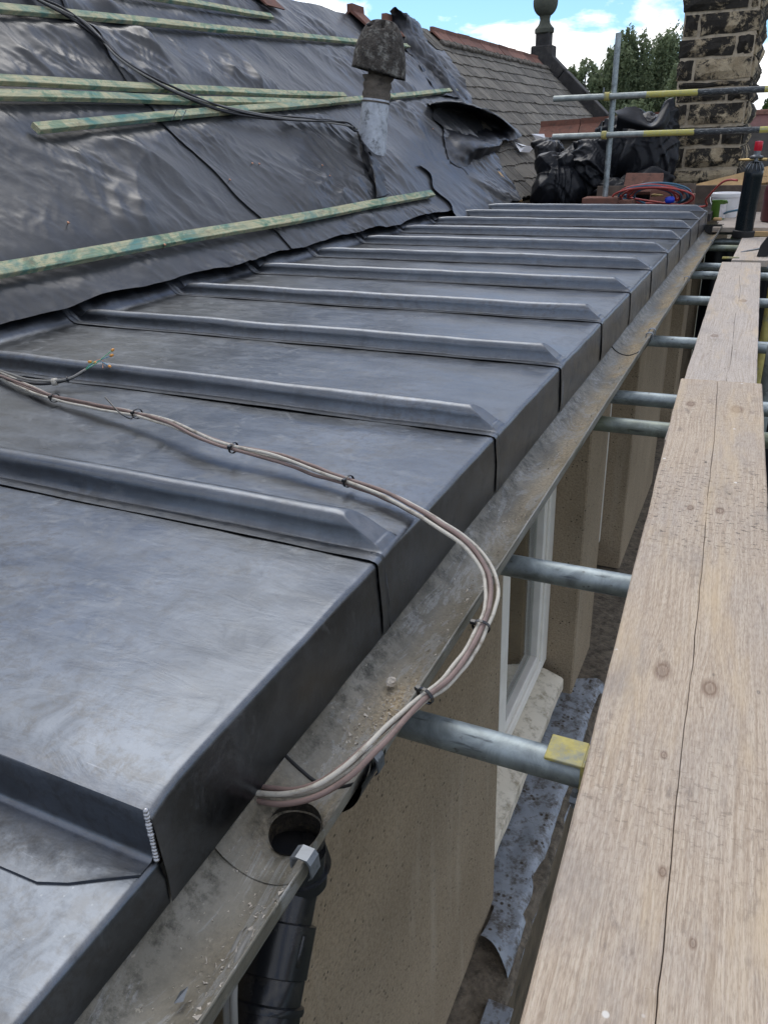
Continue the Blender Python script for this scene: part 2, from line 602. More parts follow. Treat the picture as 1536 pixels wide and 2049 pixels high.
def mk_wood(name, knots, cols, scuffs=()):
    """weathered scaffold board; object X across, Y along"""
    t = NT(name)
    sep = t.n('ShaderNodeSeparateXYZ')
    t.l(t.tc.outputs['Object'], sep.inputs[0])
    x, y, z = sep.outputs
    warp = None
    dark = None
    for (kx, kyy, r) in knots:
        dx = t.math('SUBTRACT', x, kx)
        dy = t.math('MULTIPLY', t.math('SUBTRACT', y, kyy), 0.55)
        d2 = t.math('ADD', t.math('MULTIPLY', dx, dx), t.math('MULTIPLY', dy, dy))
        d = t.math('SQRT', d2)
        g = t.math('POWER', 2.718, t.math('MULTIPLY', d2, -1.0 / (4.0 * r * r)))
        w = t.math('MULTIPLY', g, r * 0.75)
        w = t.math('MULTIPLY', w, t.math('SIGN', dx))
        warp = w if warp is None else t.math('ADD', warp, w)
        k = t.math('MULTIPLY', t.ramp(t.math('DIVIDE', d, r), [(0.0, 0.65), (0.28, 0.45), (0.40, 0.85), (0.52, 0.5), (0.78, 0.0)]), 1.0)
        dark = k if dark is None else t.math('MAXIMUM', dark, k)
    wx = x if warp is None else t.math('SUBTRACT', x, warp)
    lowv = t.n('ShaderNodeCombineXYZ')
    t.l(t.math('MULTIPLY', wx, 1.0), lowv.inputs[0])
    t.l(t.math('MULTIPLY', y, 0.16), lowv.inputs[1])
    t.l(z, lowv.inputs[2])
    drift = t.noise(lowv.outputs[0], 7, 2, 0.5)
    gx = t.math('ADD', wx, t.math('MULTIPLY', drift, 0.055))
    gv = t.n('ShaderNodeCombineXYZ')
    t.l(gx, gv.inputs[0])
    t.l(t.math('MULTIPLY', y, 0.012), gv.inputs[1])
    t.l(z, gv.inputs[2])
    grain = t.noise(gv.outputs[0], 230, 4, 0.68)
    fibre = t.noise(t.obj((160, 5, 160)), 2.2, 4, 0.7)
    patch = t.noise(t.obj((3, 1.3, 3)), 2.2, 5, 0.6, 0.5)
    c = t.ramp(grain, [(0.30, cols[0]), (0.48, cols[1]), (0.62, cols[2])])
    c = t.mix(t.ramp(fibre, [(0.33, 0.45), (0.52, 0.0)]), c, cols[3])
    c = t.mix(t.ramp(patch, [(0.45, 0.0), (0.68, 0.6)]), c, cols[4])
    blot = t.noise(t.obj((9, 3.2, 9)), 3.1, 6, 0.72, 0.3)
    c = t.mix(t.ramp(blot, [(0.59, 0.0), (0.68, 0.55)]), c, (0.17, 0.14, 0.12))
    speck = t.voro(t.obj((1, 0.55, 1)), 26)
    sm = t.math('MULTIPLY', t.ramp(speck, [(0.05, 1.0), (0.10, 0.0)]), t.ramp(t.noise(t.obj(), 3.5, 2), [(0.5, 0.0), (0.62, 0.9)]))
    c = t.mix(sm, c, (0.09, 0.075, 0.065))
    if dark is not None:
        c = t.mix(dark, c, (0.17, 0.105, 0.07))
    nick = t.noise(t.obj((26, 90, 26)), 1.3, 3, 0.6)
    c = t.mix(t.math('MULTIPLY', t.ramp(nick, [(0.68, 0.0), (0.73, 0.7)]), t.ramp(patch, [(0.4, 0.2), (0.65, 1.0)])), c, (0.15, 0.115, 0.09))
    grit = t.noise(t.obj((1, 0.12, 1)), 520, 3, 0.7)
    c = t.mix(t.ramp(grit, [(0.38, 0.45), (0.5, 0.0)]), c, cols[3])
    c = t.mix(t.ramp(grit, [(0.56, 0.0), (0.68, 0.4)]), c, (0.60, 0.52, 0.43))
    stain = t.noise(t.obj((4, 1.6, 4), (3, 7, 1)), 2.6, 7, 0.75)
    c = t.mix(t.ramp(stain, [(0.54, 0.0), (0.66, 0.35)]), c, (0.21, 0.185, 0.165))
    for (y0, y1, amt) in scuffs:      # rows of dark dents and scuffs worn across the board
        m_ = t.math('MULTIPLY', t.ramp(t.math('SUBTRACT', y, y0 - 0.5), [(0.35, 0.0), (0.5, 1.0)]), t.ramp(t.math('SUBTRACT', y, y1 - 0.5), [(0.5, 1.0), (0.65, 0.0)]))
        fl = t.noise(t.obj((55, 120, 55), (y0, 2, 5)), 1.0, 4, 0.7)
        c = t.mix(t.math('MULTIPLY', t.math('MULTIPLY', t.ramp(fl, [(0.57, 0.0), (0.62, 1.0)]), m_), amt), c, (0.075, 0.062, 0.052))
    gold = t.noise(t.obj((7, 1.1, 7), (1, 4, 2)), 1.7, 4, 0.6)
    c = t.mix(t.ramp(gold, [(0.52, 0.0), (0.66, 0.5)]), c, (0.56, 0.43, 0.27))
    spl = t.voro(t.obj((1, 1, 1), (5, 3, 0)), 11)
    c = t.mix(t.ramp(spl, [(0.035, 0.9), (0.05, 0.0)]), c, (0.68, 0.65, 0.60))
    h = t.math('ADD', t.math('MULTIPLY', grain, 0.8), t.math('MULTIPLY', fibre, 0.6))
    t.bump(h, 0.35, 0.003)
    t.set(c, 0.8, 0, 0.25)


def mk_galv(name, tint=(0.34, 0.37, 0.37), moss=0.0):
    t = NT(name)
    o = t.obj(rand=True)
    n1 = t.noise(o, 14, 6, 0.7, 0.6)
    sp = t.noise(t.obj((2, 12, 12), rand=True), 7, 4, 0.6)
    c = t.ramp(n1, [(0.3, tuple(0.55 * v for v in tint)), (0.5, tint), (0.68, tuple(1.45 * v for v in tint))])
    c = t.mix(t.ramp(sp, [(0.60, 0.0), (0.72, 0.8)]), c, (0.06, 0.07, 0.075))
    c = t.mix(t.ramp(t.noise(o, 40, 3), [(0.66, 0.0), (0.72, 0.7)]), c, (0.10, 0.085, 0.07))
    if moss:
        c = t.mix(t.ramp(t.noise(o, 5, 4), [(0.4, 0.0), (0.6, moss)]), c, (0.20, 0.22, 0.10))
    t.bump(n1, 0.15, 0.004)
    t.set(c, t.ramp(n1, [(0.3, 0.38), (0.7, 0.58)]), 0.7)


def mk_render():
    t = NT('pebble_render')
    o = t.obj()
    n1 = t.noise(o, 2.5, 5, 0.6)
    fine = t.noise(o, 150, 3, 0.7)
    c = t.ramp(n1, [(0.3, (0.25, 0.195, 0.130)), (0.7, (0.33, 0.262, 0.18))])
    c = t.mix(t.ramp(fine, [(0.38, 0.45), (0.52, 0.0)]), c, (0.15, 0.115, 0.075))
    c = t.mix(t.ramp(fine, [(0.58, 0.0), (0.7, 0.35)]), c, (0.42, 0.35, 0.26))
    v = t.voro(o, 70)
    c = t.mix(t.math('MULTIPLY', t.ramp(v, [(0.16, 1.0), (0.24, 0.0)]), t.ramp(t.noise(o, 28, 2), [(0.50, 0.0), (0.58, 0.9)])), c, (0.035, 0.028, 0.02))
    c = t.mix(t.ramp(t.noise(t.obj((5, 5, 0.5)), 3, 4, 0.6), [(0.56, 0.0), (0.72, 0.4)]), c, (0.40, 0.34, 0.26))
    t.bump(t.math('ADD', fine, t.math('MULTIPLY', v, 0.5)), 0.55, 0.006)
    t.set(c, 0.92, 0, 0.2)


def mk_simple(name, base, rough=0.6, metal=0.0, var=0.25, scale=8, bump=0.1, bscale=40, bd=0.005, spec=0.4, rand=True, dirt=None, dirt_amt=0.6, dirt_scale=6):
    t = NT(name)
    o = t.obj(rand=rand)
    n1 = t.noise(o, scale, 5, 0.65)
    lo = tuple(v * (1 - var) for v in base)
    hi = tuple(min(1, v * (1 + var)) for v in base)
    c = t.ramp(n1, [(0.3, lo), (0.7, hi)])
    if dirt is not None:
        c = t.mix(t.ramp(t.noise(o, dirt_scale, 7, 0.75), [(0.5, 0.0), (0.66, dirt_amt)]), c, dirt)
    if bump:
        t.bump(t.noise(o, bscale, 4, 0.6), bump, bd)
    t.set(c, rough, metal, spec)
    return t


def mk_gutter():
    t = NT('gutter_grey')
    o = t.obj()
    st = t.obj((1, 0.35, 1))
    c = t.ramp(t.noise(o, 5, 5, 0.6, 0.4), [(0.3, (0.105, 0.098, 0.075)), (0.50, (0.19, 0.178, 0.145)), (0.66, (0.26, 0.25, 0.215)), (0.76, (0.36, 0.365, 0.36))])
    sand = t.noise(st, 7, 7, 0.72, 0.3)
    s = t.attr('sand')
    sm = t.math('MULTIPLY', s, t.ramp(sand, [(0.36, 0.0), (0.56, 1.0)]), True)
    sc = t.ramp(t.noise(o, 160, 3, 0.7), [(0.35, (0.22, 0.17, 0.11)), (0.5, (0.40, 0.32, 0.21)), (0.68, (0.56, 0.47, 0.33))])
    c = t.mix(sm, c, sc)
    tide = t.noise(st, 11, 8, 0.78, 1.0)
    c = t.mix(t.ramp(tide, [(0.52, 0.0), (0.56, 0.55), (0.60, 0.15)]), c, (0.34, 0.35, 0.35))
    moss = t.noise(o, 34, 7, 0.8)
    edge = t.attr('grime')
    c = t.mix(t.math('MULTIPLY', edge, t.ramp(moss, [(0.38, 1.0), (0.56, 0.0)])), c, (0.045, 0.042, 0.03))
    c = t.mix(t.ramp(t.noise(o, 90, 4, 0.7), [(0.64, 0.0), (0.70, 0.7)]), c, (0.36, 0.33, 0.27))
    t.bump(t.math('ADD', t.noise(o, 90, 5, 0.7), t.math('MULTIPLY', sand, 1.0)), 0.35, 0.004)
    t.set(c, t.mix(sm, 0.42, 0.9), 0.15, 0.4)


def mk_stone():
    t = NT('sooty_stone')
    o = t.obj(rand=True)
    rnd = t.random()
    buff = t.ramp(t.noise(o, 8, 5, 0.65), [(0.3, (0.30, 0.235, 0.15)), (0.7, (0.52, 0.43, 0.29))])
    soot = t.noise(o, 7, 8, 0.78, 0.4)
    f = t.math('ADD', soot, t.math('MULTIPLY', t.math('SUBTRACT', rnd, 0.5), 0.16))
    c = t.mix(t.ramp(f, [(0.415, 0.0), (0.50, 0.96)]), buff, (0.022, 0.021, 0.02))
    t.bump(t.noise(o, 22, 7, 0.7), 0.9, 0.03)
    t.set(c, 0.9, 0, 0.2)


def mk_slate():
    t = NT('stone_slate')
    o = t.obj(rand=True)
    rnd = t.random()
    a = t.ramp(rnd, [(0.0, (0.060, 0.053, 0.044)), (0.5, (0.108, 0.097, 0.080)), (1.0, (0.175, 0.158, 0.132))])
    c = t.mix(t.ramp(t.noise(t.obj((3, 3, 3), rand=True), 3, 6, 0.7), [(0.4, 0.0), (0.7, 0.7)]), a, (0.19, 0.18, 0.155))
    c = t.mix(t.ramp(t.noise(o, 26, 6, 0.75), [(0.55, 0.0), (0.68, 0.7)]), c, (0.04, 0.04, 0.038))
    t.bump(t.noise(o, 30, 6, 0.7), 0.5, 0.01)
    t.set(c, 0.85, 0, 0.3)


def mk_clay():
    t = NT('clay_tile')
    o = t.obj(rand=True)
    rnd = t.random()
    a = t.ramp(rnd, [(0.0, (0.13, 0.060, 0.045)), (0.5, (0.20, 0.095, 0.070)), (1.0, (0.26, 0.135, 0.10))])
    c = t.mix(t.ramp(t.noise(o, 12, 7, 0.75), [(0.48, 0.0), (0.66, 0.75)]), a, (0.085, 0.06, 0.05))
    c = t.mix(t.ramp(t.noise(o, 30, 4, 0.7), [(0.64, 0.0), (0.72, 0.7)]), c, (0.33, 0.29, 0.23))
    t.bump(t.noise(o, 40, 5, 0.65), 0.35, 0.006)
    t.set(c, 0.85, 0, 0.25)


def mk_leaf(name, a, b, cc):
    t = NT(name)
    o = t.obj()
    c = t.ramp(t.noise(o, 1.6, 3, 0.7), [(0.3, a), (0.5, b), (0.7, cc)])
    t.set(c, 0.6, 0, 0.3)
    tr = t.n('ShaderNodeBsdfTranslucent')
    t.l(c, tr.inputs['Color'])
    mx = t.n('ShaderNodeMixShader')
    mx.inputs[0].default_value = 0.35
    out = t.t.nodes['Material Output']
    t.l(t.b.outputs[0], mx.inputs[1])
    t.l(tr.outputs[0], mx.inputs[2])
    t.l(mx.outputs[0], out.inputs['Surface'])


def mk_flashing():
    t = NT('old_lead')
    o = t.obj()
    c = t.ramp(t.noise(o, 9, 5, 0.65), [(0.3, (0.20, 0.22, 0.245)), (0.7, (0.36, 0.39, 0.43))])
    c = t.mix(t.ramp(t.noise(o, 22, 7, 0.78), [(0.47, 0.0), (0.60, 0.85)]), c, (0.085, 0.068, 0.05))
    v = t.voro(o, 48)
    c = t.mix(t.math('MULTIPLY', t.ramp(v, [(0.2, 1.0), (0.34, 0.0)]), t.ramp(t.noise(o, 14, 2), [(0.45, 0.0), (0.58, 1.0)])), c, (0.06, 0.045, 0.03))
    t.bump(t.noise(o, 20, 5, 0.7), 0.3, 0.008)
    t.set(c, 0.62, 0.25)


def mk_glass():
    t = NT('window_glass')
    t.set((0.86, 0.93, 0.90), 0.03, 0, 0.5)
    t.b.inputs['Transmission Weight'].default_value = 1.0
    t.b.inputs['IOR'].default_value = 1.45


def mk_striped_rail():
    """galvanised guardrail with worn yellow and black painted bands; object X runs along it"""
    t = NT('striped_rail')
    o = t.obj()
    n1 = t.noise(o, 16, 6, 0.7)
    g = t.ramp(n1, [(0.3, (0.22, 0.25, 0.24)), (0.7, (0.46, 0.49, 0.46))])
    sep = t.n('ShaderNodeSeparateXYZ')
    t.l(t.tc.outputs['Object'], sep.inputs[0])
    xx = t.math('ADD', sep.outputs[0], t.math('MULTIPLY', t.noise(o, 30, 2), 0.03))
    band_y = t.math('MULTIPLY', t.math('GREATER_THAN', xx, 0.80), t.math('LESS_THAN', xx, 1.205))
    band_k = t.math('MULTIPLY', t.math('GREATER_THAN', xx, 1.205), t.math('LESS_THAN', xx, 1.70))
    band_y2 = t.math('GREATER_THAN', xx, 1.70)
    wear = t.ramp(t.noise(t.obj((3, 10, 10)), 9, 6, 0.75), [(0.52, 1.0), (0.66, 0.1)])
    c = t.mix(t.math('MULTIPLY', t.math('ADD', band_y, band_y2), wear), g, (0.46, 0.42, 0.10))
    c = t.mix(t.math('MULTIPLY', band_k, wear), c, (0.035, 0.04, 0.045))
    t.bump(n1, 0.15, 0.004)
    t.set(c, 0.5, t.mix(t.math('MULTIPLY', t.math('GREATER_THAN', xx, 0.80), wear), 0.6, 0.0))


mk_lead(); mk_membrane(); mk_black_sheet(); mk_batten(); mk_render(); mk_gutter(); mk_stone(); mk_slate()
mk_clay(); mk_flashing(); mk_glass(); mk_striped_rail()
PINK = [(0.365, 0.282, 0.205), (0.46, 0.37, 0.28), (0.53, 0.445, 0.345), (0.235, 0.178, 0.13), (0.385, 0.335, 0.29)]
GREYW = [(0.36, 0.30, 0.24), (0.46, 0.40, 0.34), (0.54, 0.48, 0.42), (0.25, 0.20, 0.165), (0.40, 0.36, 0.33)]
mk_wood('board_wood', [(-0.041, 1.825, 0.021), (0.029, 1.804, 0.020), (-0.023, 1.638, 0.008), (-0.008, 1.447, 0.008), (0.029, 1.368, 0.007),
                       (-0.035, 2.424, 0.013), (0.025, 2.427, 0.016), (-0.075, 3.13, 0.022), (0.050, 3.11, 0.030)], PINK, [(2.30, 2.62, 0.8), (1.52, 1.60, 0.3), (3.0, 3.2, 0.4)])
mk_wood('far_board_wood', [(0.01, 0.6, 0.03), (-0.05, 1.3, 0.025), (0.04, 2.1, 0.03), (-0.02, -0.8, 0.03)], GREYW)
mk_wood('deck_wood', [], GREYW)
mk_galv('galv_tube', (0.30, 0.34, 0.345))
mk_galv('galv_mossy', (0.27, 0.30, 0.28), 0.55)
mk_galv('galv_clip', (0.19, 0.205, 0.22))
mk_simple('yellow_paint', (0.44, 0.38, 0.12), 0.6, 0.1, 0.3, 20, 0.15, dirt=(0.22, 0.24, 0.23), dirt_amt=0.9, dirt_scale=14)
mk_simple('white_paint', (0.74, 0.71, 0.64), 0.5, 0, 0.06, 5, 0.05, dirt=(0.55, 0.49, 0.40), dirt_amt=0.35)
mk_simple('sill_paint', (0.62, 0.56, 0.45), 0.65, 0, 0.08, 5, 0.2, dirt=(0.22, 0.18, 0.11), dirt_amt=0.8, dirt_scale=18)
mk_simple('ledge_concrete', (0.14, 0.115, 0.085), 0.95, 0, 0.45, 26, 0.7, 60, 0.012, dirt=(0.035, 0.03, 0.022), dirt_amt=0.85, dirt_scale=22)
mk_simple('stained_wall', (0.11, 0.085, 0.055), 0.7, 0, 0.45, 6, 0.4, 30, 0.01, dirt=(0.03, 0.025, 0.016), dirt_amt=0.8, dirt_scale=8)
mk_simple('black_plastic', (0.009, 0.010, 0.012), 0.25, 0, 0.3, 14, 0.08, 40, spec=0.5, dirt=(0.05, 0.045, 0.038), dirt_amt=0.5, dirt_scale=12)
mk_simple('black_rubber', (0.014, 0.014, 0.015), 0.55, 0, 0.2, 14, 0.05)
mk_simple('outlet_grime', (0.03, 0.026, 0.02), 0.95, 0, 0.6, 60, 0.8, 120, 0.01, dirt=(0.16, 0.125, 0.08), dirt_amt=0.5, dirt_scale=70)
mk_simple('white_cable', (0.47, 0.44, 0.375), 0.5, 0, 0.12, 10, 0.05, dirt=(0.16, 0.12, 0.08), dirt_amt=0.75, dirt_scale=26)
mk_simple('mauve_cable', (0.215, 0.15, 0.13), 0.5, 0, 0.15, 10, 0.05, dirt=(0.10, 0.07, 0.055), dirt_amt=0.6, dirt_scale=26)
mk_simple('grey_cable', (0.20, 0.195, 0.18), 0.5, 0, 0.12, 10, 0.05)
mk_simple('black_cable', (0.02, 0.02, 0.022), 0.4, 0, 0.2, 10, 0.05)
mk_simple('copper', (0.42, 0.21, 0.13), 0.35, 0.9, 0.2, 30, 0.0)
mk_simple('amber_plastic', (0.62, 0.27, 0.05), 0.3, 0, 0.15, 20, 0.0)
mk_simple('green_wire', (0.05, 0.28, 0.13), 0.45, 0, 0.1, 20, 0.0)
mk_simple('blue_wire', (0.10, 0.28, 0.42), 0.45, 0, 0.1, 20, 0.0)
mk_simple('sleeve_lead', (0.50, 0.53, 0.57), 0.6, 0.25, 0.2, 20, 0.3, 30, 0.006, dirt=(0.11, 0.11, 0.11), dirt_amt=0.85, dirt_scale=16)
mk_simple('pot_clay', (0.16, 0.135, 0.11), 0.95, 0, 0.35, 14, 0.5, 30, 0.01, dirt=(0.05, 0.045, 0.04), dirt_amt=0.8, dirt_scale=12)
mk_simple('cowl_stone', (0.060, 0.052, 0.044), 0.95, 0, 0.5, 16, 1.0, 30, 0.03, dirt=(0.27, 0.26, 0.23), dirt_amt=0.85, dirt_scale=17)
mk_simple('finial_stone', (0.085, 0.09, 0.07), 0.9, 0, 0.3, 4, 0.5, 16, 0.02, dirt=(0.035, 0.034, 0.03), dirt_amt=0.6, dirt_scale=3)
mk_simple('coping_dark', (0.040, 0.038, 0.037), 0.9, 0, 0.35, 5, 0.4, 16, 0.02, dirt=(0.11, 0.10, 0.088), dirt_amt=0.5, dirt_scale=6)
mk_simple('mortar', (0.46, 0.385, 0.28), 0.95, 0, 0.2, 12, 0.6, 50, 0.01, dirt=(0.15, 0.12, 0.09), dirt_amt=0.6, dirt_scale=14)
mk_simple('ridge_mortar', (0.13, 0.115, 0.095), 0.95, 0, 0.3, 12, 0.7, 30, 0.02, dirt=(0.04, 0.035, 0.03), dirt_amt=0.7, dirt_scale=14)
mk_simple('raw_plank', (0.52, 0.34, 0.16), 0.7, 0, 0.2, 6, 0.2, 30, 0.004)
mk_simple('old_plank', (0.10, 0.075, 0.058), 0.85, 0, 0.3, 6, 0.3, 30, 0.004, dirt=(0.16, 0.13, 0.10), dirt_amt=0.5)
mk_simple('red_hose', (0.42, 0.075, 0.065), 0.4, 0, 0.15, 10, 0.0)
mk_simple('blue_hose', (0.055, 0.15, 0.23), 0.4, 0, 0.15, 10, 0.0)
mk_simple('blue_plastic', (0.02, 0.05, 0.50), 0.3, 0, 0.15, 10, 0.0)
mk_simple('brass', (0.55, 0.40, 0.18), 0.35, 0.9, 0.2, 20, 0.0)
mk_simple('white_plastic', (0.74, 0.74, 0.75), 0.35, 0, 0.04, 6, 0.0, dirt=(0.5, 0.48, 0.44), dirt_amt=0.3)
mk_simple('tin_green', (0.075, 0.16, 0.025), 0.4, 0.0, 0.2, 8, 0.0)
mk_simple('tin_label', (0.62, 0.60, 0.60), 0.5, 0, 0.25, 40, 0.0)
mk_simple('cylinder_black', (0.006, 0.010, 0.013), 0.25, 0, 0.25, 7, 0.03, spec=0.35)
mk_simple('cylinder_maroon', (0.075, 0.018, 0.022), 0.4, 0, 0.2, 7, 0.03)
mk_simple('red_cap', (0.52, 0.012, 0.03), 0.3, 0, 0.08, 7, 0.0)
mk_simple('bark', (0.16, 0.14, 0.12), 0.9, 0, 0.4, 6, 0.4, 20, 0.02)
mk_simple('ground_cover', (0.060, 0.065, 0.045), 0.95, 0, 0.4, 0.6, 0.0, rand=False)
mk_simple('felt_dark', (0.035, 0.033, 0.032), 0.9, 0, 0.4, 6, 0.4, 30, 0.006)
mk_simple('room_dark', (0.06, 0.055, 0.05), 0.9, 0, 0.2, 2, 0.0)
mk_simple('room_timber', (0.20, 0.12, 0.06), 0.7, 0, 0.2, 6, 0.0)
mk_simple('chip_stone', (0.55, 0.50, 0.43), 0.9, 0, 0.2, 40, 0.5, 90, 0.004)
mk_simple('far_brick', (0.20, 0.10, 0.065), 0.9, 0, 0.2, 4, 0.0)
mk_simple('far_roof', (0.085, 0.032, 0.030), 0.85, 0, 0.25, 3, 0.2, 12, 0.03)
mk_simple('weld_lead', (0.42, 0.42, 0.43), 0.4, 0.9, 0.15, 40, 0.0)
mk_leaf('birch_leaf', (0.14, 0.18, 0.10), (0.20, 0.245, 0.13), (0.27, 0.31, 0.18))
mk_leaf('bush_leaf', (0.030, 0.065, 0.016), (0.065, 0.115, 0.028), (0.11, 0.155, 0.05))

# ================================================================== the setting
g = MB().add([(-3000, -3000, -4.6), (3000, -3000, -4.6), (3000, 3000, -4.6), (-3000, 3000, -4.6)], [(0, 1, 2, 3)]).build('ground', 'ground_cover')
struct(g)

# ------------------------------------------------------------------ building under the roof edge
KW = 1.0744
YK = lambda y: y * KW
XW, XB, ZL = -0.43 * KW, -0.545 * KW, 0.6 - 1.96 * KW          # pier face, window plane, ledge top
house = thing('building', 'tan rendered building with projecting piers and recessed windows below the gutter', 'building', (-1.5, 3.5, -4.6))
piers = [(-1.2, YK(1.49)), (YK(2.464), YK(2.81)), (YK(3.52), YK(4.67)), (YK(5.5), YK(5.78))]
for a, b in piers:
    MB().box((XB - 0.3, a, ZL), (XW, b, -0.19), 0.006).build('pier', 'pebble_render', house)
lo = MB().box((-0.9, -1.2, -4.6), (-0.345 * KW, 7.3, ZL - 0.055))
lo.build('lower_wall', 'stained_wall', house)
# ledge slab with a slightly broken front edge
ys = np.linspace(-1.2, 7.3, 180)
prof = [(-0.75, ZL), (-0.385, ZL - 0.006), (-0.349, ZL - 0.012), (-0.335, ZL - 0.03), (-0.338, ZL - 0.054)]
P = np.array([[(x + (0.012 * fbm(y * 5, x * 9, 3, 3) if k > 1 else 0), y, z + 0.006 * fbm(y * 6, x * 8, 3, 8)) for k, (x, z) in enumerate(prof)] for y in ys])
MB().grid(P).build('ledge', 'ledge_concrete', house, smooth=True, angle=40)
MB().box((-0.80, -1.2, -0.19), (-0.50, 7.3, -0.10)).build('fascia_board', 'old_plank', house)
MB().box((-0.80, 0.44, -0.10), (-0.50, 7.1, -0.012)).build('fascia_board', 'old_plank', house)
MB().box((-0.52, -1.2, -0.205), (-0.468, 7.3, -0.192)).build('soffit', 'white_paint', house)
MB().box((-2.6, -1.2, -0.16), (-0.80, 7.3, -0.12)).build('roof_deck', 'old_plank', house)
MB().box((-2.6, -1.2, -4.6), (-2.5, 7.3, -0.165)).build('inner_wall', 'room_dark', house)
for y0, y1 in ((-1.25, -1.2), (7.3, 7.36)):
    MB().box((-2.6, y0, -4.6), (XW - 0.01, y1, -0.165)).build('end_wall', 'pebble_render', house)


def window(y0, y1, zs=0.6 - 1.815 * KW, sill=True):
    """white casement window with a cream sill in the recess y0..y1"""
    top = -0.20
    w = MB()
    fx0, fx1 = XB - 0.05, XB + 0.012
    for a, b in ((y0, y0 + 0.06), (y1 - 0.085, y1)):
        w.box((fx0, a, zs), (fx1, b, top), 0.004)
    w.box((fx0, y0 + 0.06, top - 0.06), (fx1, y1 - 0.085, top), 0.004)
    w.box((fx0, y0 + 0.06, zs), (fx1, y1 - 0.085, zs + 0.05), 0.004)
    ym = y0 + (y1 - y0) * 0.40
    w.box((fx0 + 0.005, ym - 0.04, zs + 0.05), (fx1 + 0.002, ym + 0.04, top - 0.06), 0.004)
    wo = w.build('window', 'white_paint', house)
    s = MB()
    for a, b in ((y0 + 0.06, ym - 0.04), (ym + 0.04, y1 - 0.085)):
        for c, d, e, f in ((a, a + 0.035, zs + 0.05, top - 0.06), (b - 0.035, b, zs + 0.05, top - 0.06),
                           (a + 0.035, b - 0.035, zs + 0.05, zs + 0.09), (a + 0.035, b - 0.035, top - 0.10, top - 0.06)):
            s.box((fx0 + 0.012, c, e), (fx1 - 0.010, d, f), 0.003)
    s.build('sash', 'white_paint', wo)
    for a, b in ((y0 + 0.09, ym - 0.07), (ym + 0.07, y1 - 0.115)):
        MB().box((XB - 0.030, a, zs + 0.085), (XB - 0.024, b, top - 0.095)).build('pane', 'window_glass', wo)
    yy = np.linspace(y0 - 0.0, y1 - 0.055, 24)
    pr = [(XB + 0.008, zs - 0.004), (XB + 0.03, zs - 0.008), (XW - 0.034, zs - 0.030), (XW - 0.026, zs - 0.038), (XW - 0.027, zs - 0.085), (XB, zs - 0.10)]
    Pq = np.array([[(x + 0.004 * perlin(y * 9, k * 1.7, 4), y, z) for k, (x, z) in enumerate(pr)] for y in yy])
    sm = MB().grid(Pq)
    n = len(pr)
    sm.f.append(tuple(len(yy) * n - n + k for k in range(n)))
    if sill:
        sm.build('sill', 'sill_paint', wo, smooth=True, angle=30)
    # wall under the sill, head over the window
    MB().box((XB - 0.3, y0, ZL), (XB - 0.002, y1, zs - 0.06)).build('apron_wall', 'pebble_render', house)
    # pale reveal board inside
    MB().box((XB - 0.35, y1 - 0.16, zs), (XB - 0.06, y1 - 0.12, top)).build('reveal_lining', 'room_timber', wo)


window(YK(1.49), YK(2.464))
window(YK(2.81), YK(3.52), sill=False)
window(YK(4.67), YK(5.5), sill=False)
# black sheet added to stand in for the shade in the far opening
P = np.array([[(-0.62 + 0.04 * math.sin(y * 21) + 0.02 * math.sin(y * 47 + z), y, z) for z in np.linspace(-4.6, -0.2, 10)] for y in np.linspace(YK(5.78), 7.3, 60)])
tag(MB().grid(P).build('shade_sheet', 'black_sheet', None, (-0.62, 6.7, -4.6), smooth=True), 'added black sheet standing in for the shade below the far end of the gutter', 'plastic sheet')

# old lead flashing on the ledge below the first window
fl = []
for y in np.linspace(1.34, 2.56, 70):
    out = -0.314 + 0.0045 * fbm(y * 6, 0.3, 3, 5) - 0.012 * math.exp(-((y - 1.62) / 0.05) ** 2)
    inner = -0.43 + 0.01 if y < 1.47 else -0.50
    row = []
    for k in range(18):
        f = k / 17
        x = inner + (out - inner) * f
        z = -1.36 + 0.008 + 0.003 * fbm(x * 18, y * 9, 3, 9)
        if f > 0.80:
            z -= (f - 0.80) * 0.22
        yy = y
        if y < 1.44:
            w_ = (1.44 - y) / 0.10
            z += 0.035 * w_ * w_ * (1 - f) + 0.012 * w_ * math.sin(f * 5)
            yy = y - 0.07 * f * f * w_
        if y > 2.48:
            w_ = (y - 2.48) / 0.08
            z += 0.03 * w_ * w_ * f
            yy = y + 0.04 * w_ * (f - 0.5)
        row.append((x * KW, yy * KW, 0.6 - (0.6 - z) * KW))
    fl.append(row)
o = MB().grid(np.array(fl)).build('lead_flashing', 'old_lead', None, (-0.4, 2.0, ZL), smooth=True)
tag(o, 'blue grey old lead flashing strip speckled with dirt below the white window sill', 'flashing')
p0 = hit(985, 2035, 2, ZL + 0.01)
o = MB().obox((p0[0] + 0.01, p0[1] - 0.01, ZL + 0.012), np.eye(3), (0.035, 0.05, 0.005), 0.002).build('lead_offcut', 'old_lead', None, (p0[0], p0[1], ZL))
tag(o, 'small grey lead scrap lying on the concrete ledge at the bottom of the picture', 'scrap')

# ------------------------------------------------------------------ lead covered flat roof
XF = -0.485
ROLL0, BAY = 1.027, 0.610
lead = thing('lead_roof', 'grey lead sheet roof with rounded wood rolls and welded drip edge', 'lead roof', (-1.4, 3.5, 0))


